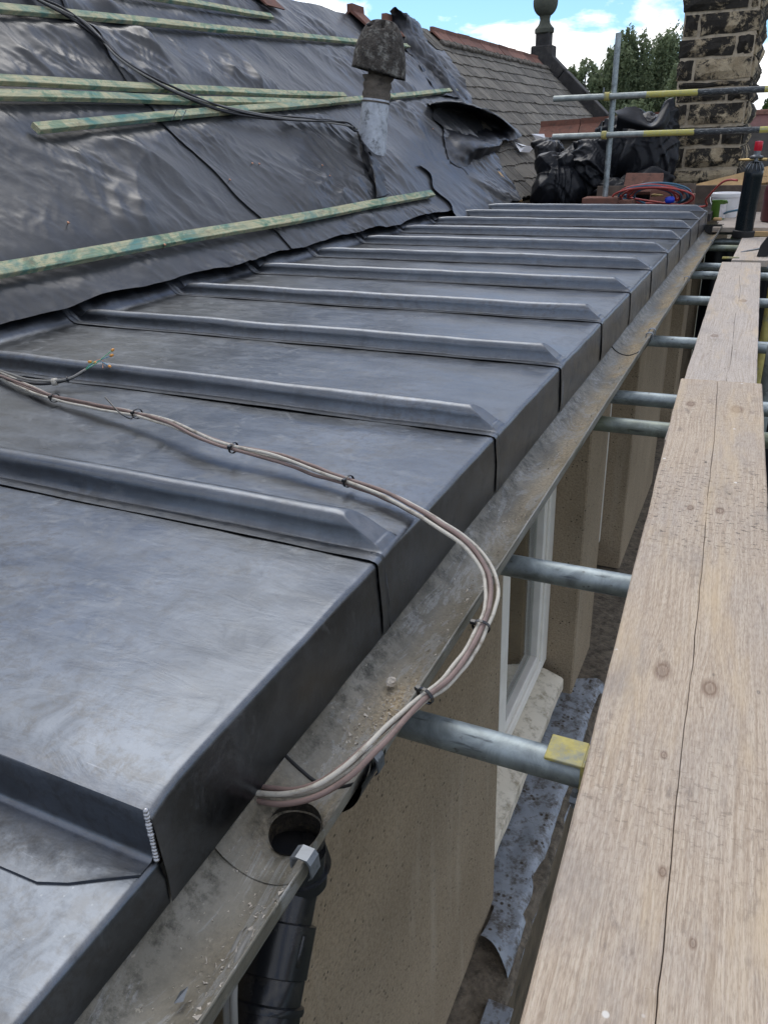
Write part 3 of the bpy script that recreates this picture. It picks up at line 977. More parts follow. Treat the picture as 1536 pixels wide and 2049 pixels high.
def u_profile(zb):
    pts = [(XF + 0.003, -0.137), (XF + 0.004, -0.10), (XF + 0.003, -0.06)]
    if zb > -0.03:
        pts += [(XF + 0.0015, -0.03)]
    pts = [p_ for p_ in pts if p_[1] < zb - 0.018]
    r = 0.009
    for a in np.linspace(0, 90, 6):
        pts.append((XF - r + r * math.cos(math.radians(a)), zb - r + r * math.sin(math.radians(a))))
    nb = len(pts)
    for d in np.arange(0.012, 0.084, 0.003):
        pts.append((XF - d, zb + 0.0135 * d))
    for x in np.linspace(XF - 0.10, -2.30, 26):
        pts.append((x, zb + 0.0135 * (XF - x)))
    zc = zb + 0.0135 * (XF + 2.30)
    for k in range(1, 5):
        a = math.radians(43 * k / 4)
        pts.append((-2.30 - 0.06 * math.sin(a), zc + 0.06 * (1 - math.cos(a))))
    x0, z0 = pts[-1]
    for d in (0.04, 0.09, 0.15, 0.2):
        pts.append((x0 - d * math.cos(PITCH), z0 + d * math.sin(PITCH)))
    return np.array(pts), nb


def lead_sheet(y0, y1, roll_y=None, zb=0.0, lift=0.0032, seed=0, step=False):
    U, nb = u_profile(zb)
    if roll_y is None:
        vy = list(np.linspace(y0, y1, 22))
    else:
        vy = [y0, y0 + 0.006, y0 + 0.016, y0 + 0.028] + list(roll_y + np.concatenate([[-0.040, -0.036, -0.033, -0.030, -0.0275, -0.0255, -0.0242], 0.0235 * np.sin(np.radians(np.linspace(-87, 87, 23))), [0.0242, 0.0255, 0.0275, 0.030, 0.033, 0.036, 0.040]])) + list(np.linspace(roll_y + 0.052, y1, 12))
    vy = np.array(vy)
    Y, X = np.meshgrid(vy, U[:, 0])
    Z = np.repeat(U[:, 1][:, None], len(vy), 1)
    iu = np.arange(len(U))[:, None]
    flat = iu >= nb
    lf = lift * np.exp(-(Y - y0) / 0.07) + 0.0005
    hump = np.zeros_like(Y)
    if roll_y is not None:
        d = np.abs(Y - roll_y)
        rc = 0.0235
        core = 0.025 + np.sqrt(np.maximum(0, rc * rc - d * d))
        skirt = 0.025 * np.clip((0.036 - d) / (0.036 - rc), 0, 1) ** 2.6
        hump = np.where(d < rc, core, skirt) * (1 + 0.03 * fbm(X * 3, X * 0 + seed, 2, seed))
        lim = np.maximum(0, (0.70 + 0.10 * math.sin(seed * 1.7)) * (XF - 0.006 - X))
        kk = 0.004
        hh = np.clip(0.5 + 0.5 * (lim - hump) / kk, 0, 1)
        hump = np.maximum(0, lim * (1 - hh) + hump * hh - kk * hh * (1 - hh))
        hump = np.where(flat, hump, 0) * sstep(-2.355, -2.285, X)
    dent = 0.0022 * fbm(X * 3.0, Y * 4.0, 3, seed + 3) + 0.0010 * fbm(X * 9, Y * 14, 2, seed + 5)
    dent = dent * sstep(0, 0.15, XF - X + 0.02)
    edge = 0.0022 * fbm(Y * 5 + seed, Y * 0 + seed, 3, 77)
    down = np.where(iu < nb, 1.0, np.clip(1 - (XF - X) / 0.2, 0, 1))
    Z2 = Z + hump + dent + lf * np.where(flat, 1, 0.6) + edge * down * np.where(iu < 3, 0, 1)
    X2 = X + np.where(iu < nb, lf + 0.0016 * fbm(Y * 7, Z * 12, 2, seed + 9), 0)
    if roll_y is not None:       # the nose of each roll dips the folded edge a little
        nz_ = np.exp(-((Y - roll_y) / 0.03) ** 2) * np.where((iu >= nb - 6) & (iu < nb + 3), 1, 0)
        Z2 += 0.003 * nz_
    if step:
        Z2[:, 0] = np.where(iu[:, 0] >= 4, Z2[:, 0] - 0.010, Z2[:, 0])
        Z2[:, 1] = np.where(iu[:, 0] >= 4, Z2[:, 1] - 0.003, Z2[:, 1])
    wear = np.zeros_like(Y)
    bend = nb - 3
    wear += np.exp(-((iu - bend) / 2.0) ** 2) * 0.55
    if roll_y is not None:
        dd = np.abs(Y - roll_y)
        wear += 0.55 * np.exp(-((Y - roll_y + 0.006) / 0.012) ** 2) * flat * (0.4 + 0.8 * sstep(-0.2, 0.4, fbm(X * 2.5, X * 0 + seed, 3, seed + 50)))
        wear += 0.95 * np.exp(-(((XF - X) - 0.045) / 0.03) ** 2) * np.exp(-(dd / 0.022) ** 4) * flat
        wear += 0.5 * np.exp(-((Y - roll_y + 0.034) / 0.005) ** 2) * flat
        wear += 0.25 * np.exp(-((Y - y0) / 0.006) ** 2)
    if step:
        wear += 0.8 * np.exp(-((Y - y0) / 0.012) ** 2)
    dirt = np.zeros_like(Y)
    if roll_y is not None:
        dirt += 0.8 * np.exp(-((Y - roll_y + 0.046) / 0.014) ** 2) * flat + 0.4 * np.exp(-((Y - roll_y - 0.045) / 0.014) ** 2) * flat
    m = MB().grid(np.stack([X2, Y, Z2], -1)[:, ::-1][::-1])
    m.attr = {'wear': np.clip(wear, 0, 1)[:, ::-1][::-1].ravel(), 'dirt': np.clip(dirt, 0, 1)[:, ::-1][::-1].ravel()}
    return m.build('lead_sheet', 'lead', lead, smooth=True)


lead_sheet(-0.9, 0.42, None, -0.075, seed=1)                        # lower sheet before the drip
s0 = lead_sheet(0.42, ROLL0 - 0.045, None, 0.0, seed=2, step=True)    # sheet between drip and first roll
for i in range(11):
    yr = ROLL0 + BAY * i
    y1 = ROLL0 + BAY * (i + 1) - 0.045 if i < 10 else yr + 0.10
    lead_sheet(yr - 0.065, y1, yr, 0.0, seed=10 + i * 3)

# drip face and its dressed flange
xs = np.linspace(XF - 0.004, -2.3, 60)
rows = []
for x in xs:
    zt = 0.0135 * (XF - x)
    dx = XF - x
    yf = 0.418 - min(0.075, 0.02 + dx * 0.6 if dx < 0.085 else 0.071) - 0.010 * float(sstep(0.1, 0.35, dx)) + 0.0015 * float(fbm(x * 9, 1, 2, 4))
    zl = -0.0738 + zt
    row = [(x, 0.4205, zt - 0.0058), (x, 0.4175, zt - 0.014), (x, 0.4175, zl + 0.010), (x, 0.4165, zl + 0.0050), (x, 0.4135, zl + 0.0022), (x, 0.409, zl + 0.0016)]
    row += [(x, 0.400 + (yf - 0.400) * k / 4, zl + 0.0016 + 0.0012 * float(fbm(x * 6, k * 0.7, 2, 8)) * (k / 4)) for k in range(1, 5)]
    row.append((x, yf - 0.0004, zl - 0.0006))
    rows.append(row)
A = np.array(rows)
m = MB().grid(A)
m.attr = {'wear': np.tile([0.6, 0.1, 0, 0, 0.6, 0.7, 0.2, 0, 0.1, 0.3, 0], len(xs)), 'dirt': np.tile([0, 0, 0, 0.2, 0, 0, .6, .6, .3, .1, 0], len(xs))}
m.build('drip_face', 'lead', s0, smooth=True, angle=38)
# leaded weld bead up the outer corner of the drip
bead = MB()
for k in range(16):
    z = -0.002 - 0.0046 * k + random.uniform(-0.0004, 0.0004)
    q_ = random.uniform(0.8, 1.1)
    bead.lathe([(0.0005, -0.0027), (0.0032 * q_, -0.0016), (0.0038 * q_, 0), (0.0032 * q_, 0.0016), (0.0005, 0.0027)], (XF - 0.0005, 0.4185, z), (0.25 + random.uniform(-.1, .1), -0.25, 0.9), 10)
bead.build('weld_bead', 'weld_lead', s0, smooth=True)

# ------------------------------------------------------------------ gutter
GX, GZ, GR = -0.427, -0.100, 0.071
gut = thing('gutter', 'weathered grey half round gutter holding sandy silt below the lead edge', 'gutter', (GX, 3.0, GZ - GR))


def trough(y0, y1, r=GR, name='trough', seed=0, wob=0.0012, mat='gutter_grey', th=0.003):
    n = max(4, int((y1 - y0) / 0.03))
    yy = np.linspace(y0, y1, n)
    aa = np.radians(np.linspace(180, 360, 25))
    P = np.zeros((n, 28, 3))
    for k, a in enumerate(aa):
        rr = r + wob * fbm(yy * 3, 0 * yy + k * 0.2, 2, seed)
        lip = wob * 1.5 * fbm(yy * 1.7, 0 * yy + 5, 3, seed + 2)
        P[:, k, 0] = GX + rr * math.cos(a)
        P[:, k, 1] = yy
        P[:, k, 2] = GZ + rr * math.sin(a) + lip
    P[:, 25] = P[:, 24] + [0.0012, 0, 0.0005]
    P[:, 26] = P[:, 24] + [0.0022, 0, -0.001]
    P[:, 27] = P[:, 24] + [0.0022, 0, -0.010]
    m = MB().grid(P)
    ang = np.concatenate([np.linspace(-1, 1, 25), [1, 1, 1]])
    sand = np.exp(-((ang - 0.22) / 0.42) ** 2)
    along = 0.22 + 1.0 * sstep(1.0, 3.0, yy) + 0.9 * np.exp(-((yy - 0.84) / 0.07) ** 2)
    S = along[:, None] * sand[None]
    G = np.exp(-((ang + 0.45) / 0.22) ** 2)[None] * np.ones((n, 1)) + 0.6 * np.exp(-((ang - 0.85) / 0.12) ** 2)[None]
    S[:, 24:] = 0
    G[:, 24:] = 0
    m.attr = {'sand': S.ravel(), 'grime': np.clip(G, 0, 1).ravel()}
    ob = m.build(name, mat, gut, smooth=True)
    # outer skin, so that the trough has thickness from below
    Q = np.zeros((n, 25, 3))
    for k, a in enumerate(aa):
        Q[:, k] = np.stack([np.full(n, GX + (r + th) * math.cos(a)), yy, np.full(n, GZ - 0.003 + (r + th) * math.sin(a))], 1)
    MB().grid(Q[:, ::-1]).build('outer_skin', 'gutter_grey', ob, smooth=True)
    return ob


trough(-0.9, 0.503, seed=1)
trough(0.664, 3.05, seed=2)
trough(3.048, 7.11, GR + 0.002, seed=3)
# running outlet: trough surface around a round hole
yc, rh = 0.585, 0.034
Ph = []
na = 64
for k in range(na):
    a = 2 * math.pi * k / na
    ca, sa = math.cos(a), math.sin(a)
    half_arc, half_y = GR * math.pi / 2, 0.083
    t_ = min(half_arc / max(abs(ca), 1e-6), half_y / max(abs(sa), 1e-6))
    ring = []
    for f in (0, 0.08, 0.3, 0.6, 1.0):
        q = rh + (t_ - rh) * f
        arc, dy = q * ca, q * sa
        th_ = arc / GR
        dip = -0.010 * math.exp(-((q - rh) / 0.010) ** 2)
        ring.append((GX + (GR - 0.002) * math.sin(th_), yc + dy, GZ - (GR - 0.002) * math.cos(th_) + dip))
    Ph.append(ring)
Ph.append(Ph[0])
m = MB().grid(np.array(Ph)[::-1])
m.attr = {'sand': np.tile([0.9, 0.7, 0.5, 0.3, 0.1], na + 1), 'grime': np.tile([1, 0.9, 0.5, 0.3, 0.3], na + 1)}
outlet = m.build('outlet', 'gutter_grey', gut, smooth=True)
zz = GZ - GR
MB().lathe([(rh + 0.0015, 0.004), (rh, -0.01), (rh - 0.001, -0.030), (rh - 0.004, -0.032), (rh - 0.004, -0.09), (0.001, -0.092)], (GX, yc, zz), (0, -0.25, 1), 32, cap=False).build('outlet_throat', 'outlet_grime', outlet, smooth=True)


def seal(y, r):
    aa = np.radians(np.linspace(186, 358, 30))
    P = [(GX + (r - 0.0015) * math.cos(a), y + 0.002 * math.sin(a * 5), GZ + (r - 0.0015) * math.sin(a)) for a in aa]
    MB().sweep(P, 0.0028, 6).build('rubber_seal', 'black_rubber', gut, smooth=True)


seal(0.663, GR - 0.001)
seal(3.05, GR + 0.001)


def gutter_clip(y, w=0.016):
    lx = GX + GR
    path = [(lx - 0.012, GZ - 0.010), (lx - 0.011, GZ + 0.004), (lx - 0.004, GZ + 0.0085), (lx + 0.006, GZ + 0.008), (lx + 0.010, GZ + 0.002), (lx + 0.011, GZ - 0.016), (lx + 0.006, GZ - 0.022)]
    m = MB()
    for t_ in (0, 0.002):
        pass
    P = np.array([[(x, y - w, z), (x, y + w, z)] for x, z in path])
    Q = np.array([[(x * 1 + (0.0022 if i > 2 else -0.0022), y + w, z + 0.002), (x + (0.0022 if i > 2 else -0.0022), y - w, z + 0.002)] for i, (x, z) in enumerate(path)])
    m.grid(P).grid(Q[::1])
    n = len(path)
    for side in (0, 1):
        for i in range(n - 1):
            a = i * 2 + side
            b_ = (i + 1) * 2 + side
            c = n * 2 + (i + 1) * 2 + (1 - side)
            d = n * 2 + i * 2 + (1 - side)
            m.f.append((a, b_, c, d))
    m.build('clip', 'galv_clip', gut)


for y in (0.668, 0.500, 3.10, 3.17, 4.45, 6.0):
    gutter_clip(y, 0.009)
# black union bracket seen under the lip at each joint
for y in (0.66, 3.10):
    aa = np.radians(np.linspace(270, 357, 12))
    P = np.array([[(GX + (GR + 0.007) * math.cos(a), y - 0.035, GZ + (GR + 0.007) * math.sin(a)), (GX + (GR + 0.007) * math.cos(a), y + 0.035, GZ + (GR + 0.007) * math.sin(a))] for a in aa])
    MB().grid(P).build('union_bracket', 'black_plastic', gut, smooth=True)
es = [(GX + 0.072 * math.cos(a), 7.112, GZ + 0.072 * math.sin(a)) for a in np.radians(np.linspace(180, 360, 20))]
m = MB().add(es + [(x, 7.122, z) for x, _, z in es], [tuple(range(20)), tuple(range(20, 40))[::-1]] + [(i, i + 1, 21 + i, 20 + i) for i in range(19)])
m.add([(GX - 0.085, 7.105, GZ + 0.002), (GX + 0.085, 7.105, GZ + 0.002), (GX + 0.085, 7.135, GZ + 0.004), (GX - 0.085, 7.135, GZ + 0.004)], [(0, 1, 2, 3)])
m.build('end_stop', 'black_plastic', gut)

# loose grit in the trough
gm = MB()
for k in range(1500):
    y = rng.choice([rng.uniform(0.2, 0.52), rng.uniform(0.66, 1.6), rng.uniform(1.5, 3.5), rng.normal(0.80, 0.05)])
    if 0.53 < y < 0.64:
        continue
    a = math.radians(rng.normal(285 if y > 0.6 else 300, 20))
    if not (200 < math.degrees(a) < 350):
        continue
    s = abs(rng.normal(0, 0.0011)) + 0.0005
    p = np.array([GX + (GR - 0.0016) * math.cos(a), y, GZ + (GR - 0.0016) * math.sin(a)])
    q = rng.normal(0, 1, (4, 3)) * s * 0.8 + p
    gm.add(q, [(0, 1, 2), (0, 2, 3), (0, 3, 1), (1, 3, 2)])
o = gm.build('gutter_grit', 'chip_stone')
struct(o, 'stuff')
o['label'] = 'sandy grit lying in the gutter'

# stone chip in the gutter
p = hit(782, 1364, 2, -0.158)
vs = []
st = MB()
n1, n2 = 7, 10
for i in range(n1):
    for j in range(n2):
        th_, ph = math.pi * i / (n1 - 1), 2 * math.pi * j / n2
        r_ = 1 + 0.28 * float(perlin(i * 1.3 + 0.4, j * 0.9 + 0.2, 3))
        vs.append((p[0] + 0.008 * r_ * math.sin(th_) * math.cos(ph), p[1] + 0.011 * r_ * math.sin(th_) * math.sin(ph), p[2] + 0.006 * r_ * math.cos(th_)))
st.add(vs, [(i * n2 + j, i * n2 + (j + 1) % n2, (i + 1) * n2 + (j + 1) % n2, (i + 1) * n2 + j) for i in range(n1 - 1) for j in range(n2)])
o = st.build('stone_chip', 'chip_stone', None, p)
tag(o, 'pale chip of stone lying on the sand in the gutter', 'stone')
p = hit(365, 1998, 2, -0.16)
sc_ = MB().add([p + np.array(d) for d in ((-0.004, -0.008, 0.001), (0.004, -0.003, 0.002), (0.001, 0.010, 0.006), (-0.006, 0.004, 0.001))], [(0, 1, 2, 3), (3, 2, 1, 0)]).build('metal_sliver', 'galv_clip', None, p)
tag(sc_, 'thin bright metal sliver in the gutter near the bottom left', 'scrap')

# ------------------------------------------------------------------ black downpipe
dp = thing('downpipe', 'black plastic downpipe with ribbed socket bend under the gutter outlet', 'downpipe', (GX + 0.02, 0.45, -0.4))
top = np.array([GX + 0.002, yc - 0.006, zz - 0.012])
d1 = np.array([0.02, -0.30, -1.0]); d1 /= np.linalg.norm(d1)
d2 = np.array([0.14, -0.76, -0.62]); d2 /= np.linalg.norm(d2)
k1 = top + d1 * 0.042
k2 = k1 + d2 * 0.34
k3 = k2 + np.array([0, 0, -1.0]) * 1.2
MB().sweep([top + d1 * 0.012, k1, ], 0.040, 32).build('spigot', 'black_plastic', dp, smooth=True, angle=40)
bend_path = smooth_path([top + d1 * 0.03, k1 + d1 * 0.004, k1 + d2 * 0.03, k1 + d2 * 0.07], 6)
MB().sweep(bend_path, 0.036, 32).build('bend', 'black_plastic', dp, smooth=True, angle=40)


def collar(a, b, prof, name):
    L = np.linalg.norm(b - a)
    MB().lathe([(r, h * L) for r, h in prof], a, (b - a) / L, 36).build(name, 'black_plastic', dp, smooth=True, angle=35)


collar(k1 - d1 * 0.004, k1 + d1 * 0.016, [(0.036, 0), (0.044, 0.15), (0.044, 0.85), (0.036, 1)], 'rim_ring')
collar(k1 + d2 * 0.055, k1 + d2 * 0.115, [(0.036, 0), (0.0425, 0.03), (0.0425, 0.97), (0.0385, 1)], 'socket')
collar(k1 + d2 * 0.112, k1 + d2 * 0.150, [(0.0385, 0), (0.041, 0.1), (0.041, 0.75), (0.0455, 0.8), (0.0465, 0.9), (0.0455, 1)], 'socket')
collar(k1 + d2 * 0.150, k1 + d2 * 0.205, [(0.0425, 0), (0.0435, 0.1), (0.0435, 0.86), (0.0465, 0.9), (0.0465, 0.97), (0.036, 1)], 'socket')
MB().sweep(smooth_path([k1 + d2 * 0.19, k1 + d2 * 0.30, k2, k2 + np.array([0, -0.02, -0.10]), k3], 6), 0.034, 32).build('pipe', 'black_plastic', dp, smooth=True, angle=40)
MB().sweep([k1 + d2 * 0.075 + np.array([0.035, 0.0, 0.022]), k1 + d2 * 0.108 + np.array([0.035, 0.0, 0.022])], 0.004, 8).build('lug', 'black_plastic', dp, smooth=True)

# grey cables hanging behind the downpipe
for j, (x0, lab) in enumerate(((452, 'outer grey cable hanging beside the black downpipe, next to the gutter'), (466, 'inner grey cable hanging beside the black downpipe, nearer the pipe'))):
    pts = [hit(x0 + 34 + 4 * j, 1868, 0, -0.405 + 0.012 * j), hit(x0 + 12, 1915, 0, -0.40 + 0.012 * j), hit(x0 + 2, 1975, 0, -0.395 + 0.012 * j), hit(x0 + 3, 2060, 0, -0.39 + 0.012 * j), hit(x0 + 10, 2200, 0, -0.39 + 0.012 * j)]
    o = MB().sweep(smooth_path(pts, 6), 0.0042, 10).build('hanging_cable', 'grey_cable', None, pts[0], smooth=True)
    tag(o, lab, 'cable')
# ================================================================== pitched roof
RIDGE_S = 2.50
proof = thing('pitched_roof', 'pitched main roof with grey stone slates and red ridge tiles beyond the sheeting', 'roof', (-2.34, 8.0, 0.06))
MB().add([rpt(-1.0, -0.08, -0.05), rpt(16.0, -0.08, -0.05), rpt(16.0, RIDGE_S, -0.05), rpt(-1.0, RIDGE_S, -0.05)], [(0, 1, 2, 3)]).build('roof_boarding', 'felt_dark', proof)
rx, rz = rpt(0, RIDGE_S)[0], rpt(0, RIDGE_S)[2]
MB().add([(rx, -1, rz - 0.07), (rx, 16, rz - 0.07), (rx - 3, 16, rz - 2.9), (rx - 3, -1, rz - 2.9)], [(0, 1, 2, 3)]).build('rear_slope', 'felt_dark', proof)
gm = MB().add([(-2.36, 15.95, 0), (rx, 15.95, rz - 0.05), (rx - 3, 15.95, rz - 2.9), (rx - 3, 15.95, -4.6), (-2.36, 15.95, -4.6)], [(0, 1, 2, 3, 4)])
gm.build('gable_wall', 'coping_dark', proof)
MB().box((-2.36, 7.36, -4.6), (-2.30, 15.9, 0.0)).build('eaves_wall', 'pebble_render', proof)


def yr_edge(s):
    return np.interp(s, [0, 0.5, 1.0, 1.4, 2.0, 2.5], [8.15, 8.5, 9.0, 9.6, 10.15, 10.6])


def basis_matrix(p, ax, ay, az):
    return Matrix(((ax[0], ay[0], az[0], p[0]), (ax[1], ay[1], az[1], p[1]), (ax[2], ay[2], az[2], p[2]), (0, 0, 0, 1)))


def place(name, me, parent, M_):
    ob = bpy.data.objects.new(name, me)
    col.objects.link(ob)
    ob.parent = parent
    w, P_ = parent, Matrix.Identity(4)
    while w is not None:
        P_ = w.matrix_basis @ P_
        w = w.parent
    ob.matrix_basis = P_.inverted() @ M_
    return ob


def slate_mesh(w, l, t, seed):
    r = np.random.default_rng(seed)
    nx = 4
    top, bot = [], []
    for j, yy in enumerate((0, l * 0.5, l)):
        for i in range(nx):
            x = -w / 2 + w * i / (nx - 1)
            dy = (r.normal(0, 0.008) if j == 0 else 0)
            dx = (r.normal(0, 0.003) if i in (0, nx - 1) else 0)
            dz = r.normal(0, 0.0012)
            top.append((x + dx, yy + dy, t + dz))
            bot.append((x + dx, yy + dy, 0))
    n = 3 * nx
    fs = []
    for j in range(2):
        for i in range(nx - 1):
            a = j * nx + i
            fs.append((a, a + 1, a + nx + 1, a + nx))
    ring = [0, 1, 2, 3, 7, 11, 10, 9, 8, 4]
    for a, b_ in zip(ring, ring[1:] + ring[:1]):
        fs.append((a, n + a, n + b_, b_))
    me = bpy.data.meshes.new('slate')
    me.from_pydata(top + bot, [], fs)
    me.materials.append(MAT['stone_slate'])
    return me


widths = [0.15, 0.18, 0.21, 0.24, 0.27, 0.30]
smeshes = [slate_mesh(w, 0.40, 0.016, 40 + i) for i, w in enumerate(widths)]
AX, AY, AZ = np.array([0, 1.0, 0]), RS, RN
course = 0.205
nslate = 0
for r_ in range(13):
    s = -0.05 + r_ * course
    y = float(yr_edge(max(s, 0))) - 0.25 + random.uniform(-0.1, 0.1)
    ymax = 15.75 if s > 0.72 else 11.2 + (s - 0.0) * 0.4
    while y < ymax:
        k = random.choices(range(6), [2, 3, 4, 3, 2, 1])[0]
        w = widths[k]
        if s > 2.30:
            break
        tilt = 0.055 + random.uniform(-0.01, 0.015)
        yaw = random.uniform(-0.012, 0.012)
        az = AZ * math.cos(tilt) - AY * (-math.sin(tilt))
        ay = AY * math.cos(tilt) - AZ * math.sin(tilt)
        az = np.cross(AX, ay)
        ax2 = AX * math.cos(yaw) + ay * math.sin(yaw)
        ay2 = np.cross(az, ax2)
        p = rpt(y + w / 2, s + random.uniform(-0.012, 0.012), 0.012)
        place('slate', smeshes[k], proof, basis_matrix(p, ax2, ay2, az))
        nslate += 1
        y += w + random.uniform(0.002, 0.007)


def ridge_tile_mesh(L=0.44, leg=0.17, ang=43, roll=0.022, t=0.016, seed=0):
    """angled clay ridge tile; local X along ridge, Z up, apex at z=0; a small roll on the crown"""
    r = np.random.default_rng(seed)
    ca, sa = math.cos(math.radians(ang)), math.sin(math.radians(ang))
    out = [(-leg * ca, -leg * sa), (-roll * 1.1, -roll * 0.9), (-roll * 0.95, roll * 1.2), (roll * 0.95, roll * 1.2), (roll * 1.1, -roll * 0.9), (leg * ca, -leg * sa)]
    inn = [(leg * ca - t * sa, -leg * sa - t * ca * 0.4), (0, -t * 1.6), (-leg * ca + t * sa, -leg * sa - t * ca * 0.4)]
    sec = out + inn
    vs = [(x, y + r.normal(0, 0.001), z + r.normal(0, 0.0015)) for x in (-L / 2, L / 2) for (y, z) in sec]
    n = len(sec)
    fs = [(i, (i + 1) % n, n + (i + 1) % n, n + i) for i in range(n)]
    fs += [tuple(range(n))[::-1], tuple(range(n, 2 * n))]
    me = bpy.data.meshes.new('ridge_tile')
    me.from_pydata(vs, [], fs)
    me.materials.append(MAT['clay_tile'])
    return me


rt_meshes = [ridge_tile_mesh(seed=i) for i in range(4)]
MX = lambda p, yaw=0.0, pit=0.0, rol=0.0: Matrix.Translation(Vector([float(v) for v in p])) @ Matrix.Rotation(yaw, 4, 'Z') @ Matrix.Rotation(pit, 4, 'Y') @ Matrix.Rotation(rol, 4, 'X')
y = 10.72
while y < 15.6:
    place('ridge_tile', random.choice(rt_meshes), proof, MX((rx, y, rz + 0.075 + random.uniform(-0.006, 0.006)), math.pi / 2 + random.uniform(-0.015, 0.015), random.uniform(-0.012, 0.012)))
    y += 0.452
mm = MB()
for yy in np.arange(10.5, 15.7, 0.06):
    o_ = random.uniform(-0.01, 0.01)
    c_ = rpt(yy, RIDGE_S - 0.16 + o_, 0.03)
    mm.obox(c_, np.array([AX, AY, AZ]), (0.04, 0.035 + random.uniform(-0.01, 0.015), 0.03 + random.uniform(-0.008, 0.01)), 0.012)
mm.build('ridge_bedding', 'ridge_mortar', proof)

# three loose ridge tiles left on the bare ridge
loose = [((505, 8), 0.10, 'loose red ridge tile at the top edge of the picture on the sheeted ridge', -0.45),
         ((716, 46), 0.04, 'loose red ridge tile on the sheeted ridge, left of the chimney cowl', -0.28),
         ((783, 55), 0.04, 'loose red ridge tile on the ridge beside the rolled black sheet', -0.28)]
for (px, lift_, lab, so) in loose:
    yy = hit(px[0] - 10, px[1] - 26, 0, rx)[1]
    ob = bpy.data.objects.new('ridge_tile', ridge_tile_mesh(0.30, 0.30, 41, 0.03, 0.02, int(yy * 10)))
    col.objects.link(ob)
    ob.matrix_basis = MX((rx + 0.02, yy + 0.02, rz + 0.06), math.pi / 2 + 0.06, 0.0, 0.0)
    tag(ob, lab, 'ridge tile', 'loose ridge tiles on the bare ridge')

# ------------------------------------------------------------------ battens
BATT = []


def batten(pa, pb, label, w=0.048, t=0.027, off=0.022, extend0=0.0):
    a, b_ = roof(*pa, off), roof(*pb, off)
    d = (b_ - a) / np.linalg.norm(b_ - a)
    a = a - d * extend0
    L = np.linalg.norm(b_ - a)
    nrm = RN - d * (RN @ d)
    nrm /= np.linalg.norm(nrm)
    side = np.cross(nrm, d)
    n = 14
    secs = [(-w / 2, 0.003), (-w / 2 + 0.002, 0), (w / 2 - 0.002, 0), (w / 2, 0.003), (w / 2, t - 0.002), (w / 2 - 0.002, t), (-w / 2 + 0.002, t), (-w / 2, t - 0.002)]
    m = MB()
    vs = []
    for i in range(n + 1):
        f = i / n
        bow = 0.004 * math.sin(f * 7 + pa[0]) + 0.003 * math.sin(f * 17 + pa[1])
        for (sx, sz) in secs:
            vs.append((sx + bow, L * f, sz))
    k = len(secs)
    fs = [(i * k + j, i * k + (j + 1) % k, (i + 1) * k + (j + 1) % k, (i + 1) * k + j) for i in range(n) for j in range(k)]
    fs += [tuple(range(k))[::-1], tuple(n * k + j for j in range(k))]
    fs = [f[::-1] for f in fs]
    m.add(vs, fs)
    ob = m.build('batten', 'treated_batten')
    ob.matrix_basis = basis_matrix(a, side, d, nrm)
    tag(ob, label, 'batten', 'green treated battens lying on the sheeting')
    sa = (a - RP) @ RS
    sb = (b_ - RP) @ RS
    BATT.append((a[1], sa, b_[1], sb))
    return ob


batten((0, 547), (862, 390), 'lowest green batten running just above the lead roof', w=0.056, extend0=1.2)
batten((70, 262), (911, 183), 'green batten with a sawn near end, passing behind the vent pipe')
batten((0, 167), (688, 195), 'upper one of the two stacked green battens left of the vent pipe', extend0=1.0)
batten((0, 196), (655, 209), 'lower and bluer one of the two stacked green battens left of the vent pipe', extend0=1.0)
batten((0, 22), (826, 96), 'long green batten near the ridge, ending just right of the cowl', w=0.052, extend0=1.0)
batten((255, -10), (541, 36), 'short green batten tip above the long one near the ridge', extend0=1.2)

# ------------------------------------------------------------------ black sheeting
def wrinkle(y, s, seed=0, amp=1.0):
    extra = 0.012 * (amp - 1.0) * crumple(y, s, seed + 31, 6, 3.5, 1.2, 0.3, 0.4)
    seed = 3      # sheets lie on one another: they share the main folds
    reg = 0.18 + 1.05 * sstep(-0.30, 0.40, fbm(y * 0.7 + 3, s * 0.9, 2, seed + 60))
    big = 0.050 * crumple(y, s, seed + 1, 4, 0.75, 0.7, 0.15, 0.4)
    folds = 0.062 * crumple(y, s, seed + 2, 4, 1.9, 0.35, 0.28, 0.4) * reg
    reg2 = sstep(-0.35, 0.35, fbm(y * 1.3 + 8, s * 1.1 + 4, 2, seed + 64))
    mid = 0.027 * crumple(y, s, seed + 3, 4, 4.4, 0.45, 0.32, 0.5) * reg * (0.25 + reg2)
    diag = 0.015 * crumple(y, s, seed + 6, 4, 5.0, 0.9, -0.5, 0.5) * (1 - reg2) * (0.2 + reg)
    fine = 0.0105 * crumple(y, s, seed + 4, 4, 11.0, 0.7, 0.3, 0.6) * (0.2 + reg * reg2) + 0.0022 * crumple(y, s, seed + 5, 4, 26.0, 1.4, 0.3, 0.3)
    folds = folds + diag
    h = big + folds + mid + fine
    for (ya, sa, yb, sb) in BATT:
        f = (y - ya) / (yb - ya)
        sl = sa + (sb - sa) * f
        inside = sstep(-0.02, 0.01, f) * (1 - sstep(0.99, 1.02, f))
        ds = s - sl
        pin = np.exp(-(ds / 0.07) ** 2) * inside
        h = h * (1 - 0.9 * pin) + 0.006 * pin
        pl = np.where(ds < 0, np.exp(ds / 0.12), np.exp(-ds / 0.05)) * inside * (1 - np.exp(-(ds / 0.03) ** 2))
        h = h + 0.016 * crumple(y * 1.0 + ds * 0.25, s * 0.15, seed + 8, 4, 9.0, 0.25, 0.0, 0.5) * pl
    return h - 0.012 + extra


def bottom_edge(y):
    return 0.018 + 0.020 * fbm(y * 1.6, 0 * np.asarray(y) + 0.5, 3, 21) + 0.005 * np.sin(np.asarray(y) * 10.3 + 1.2)


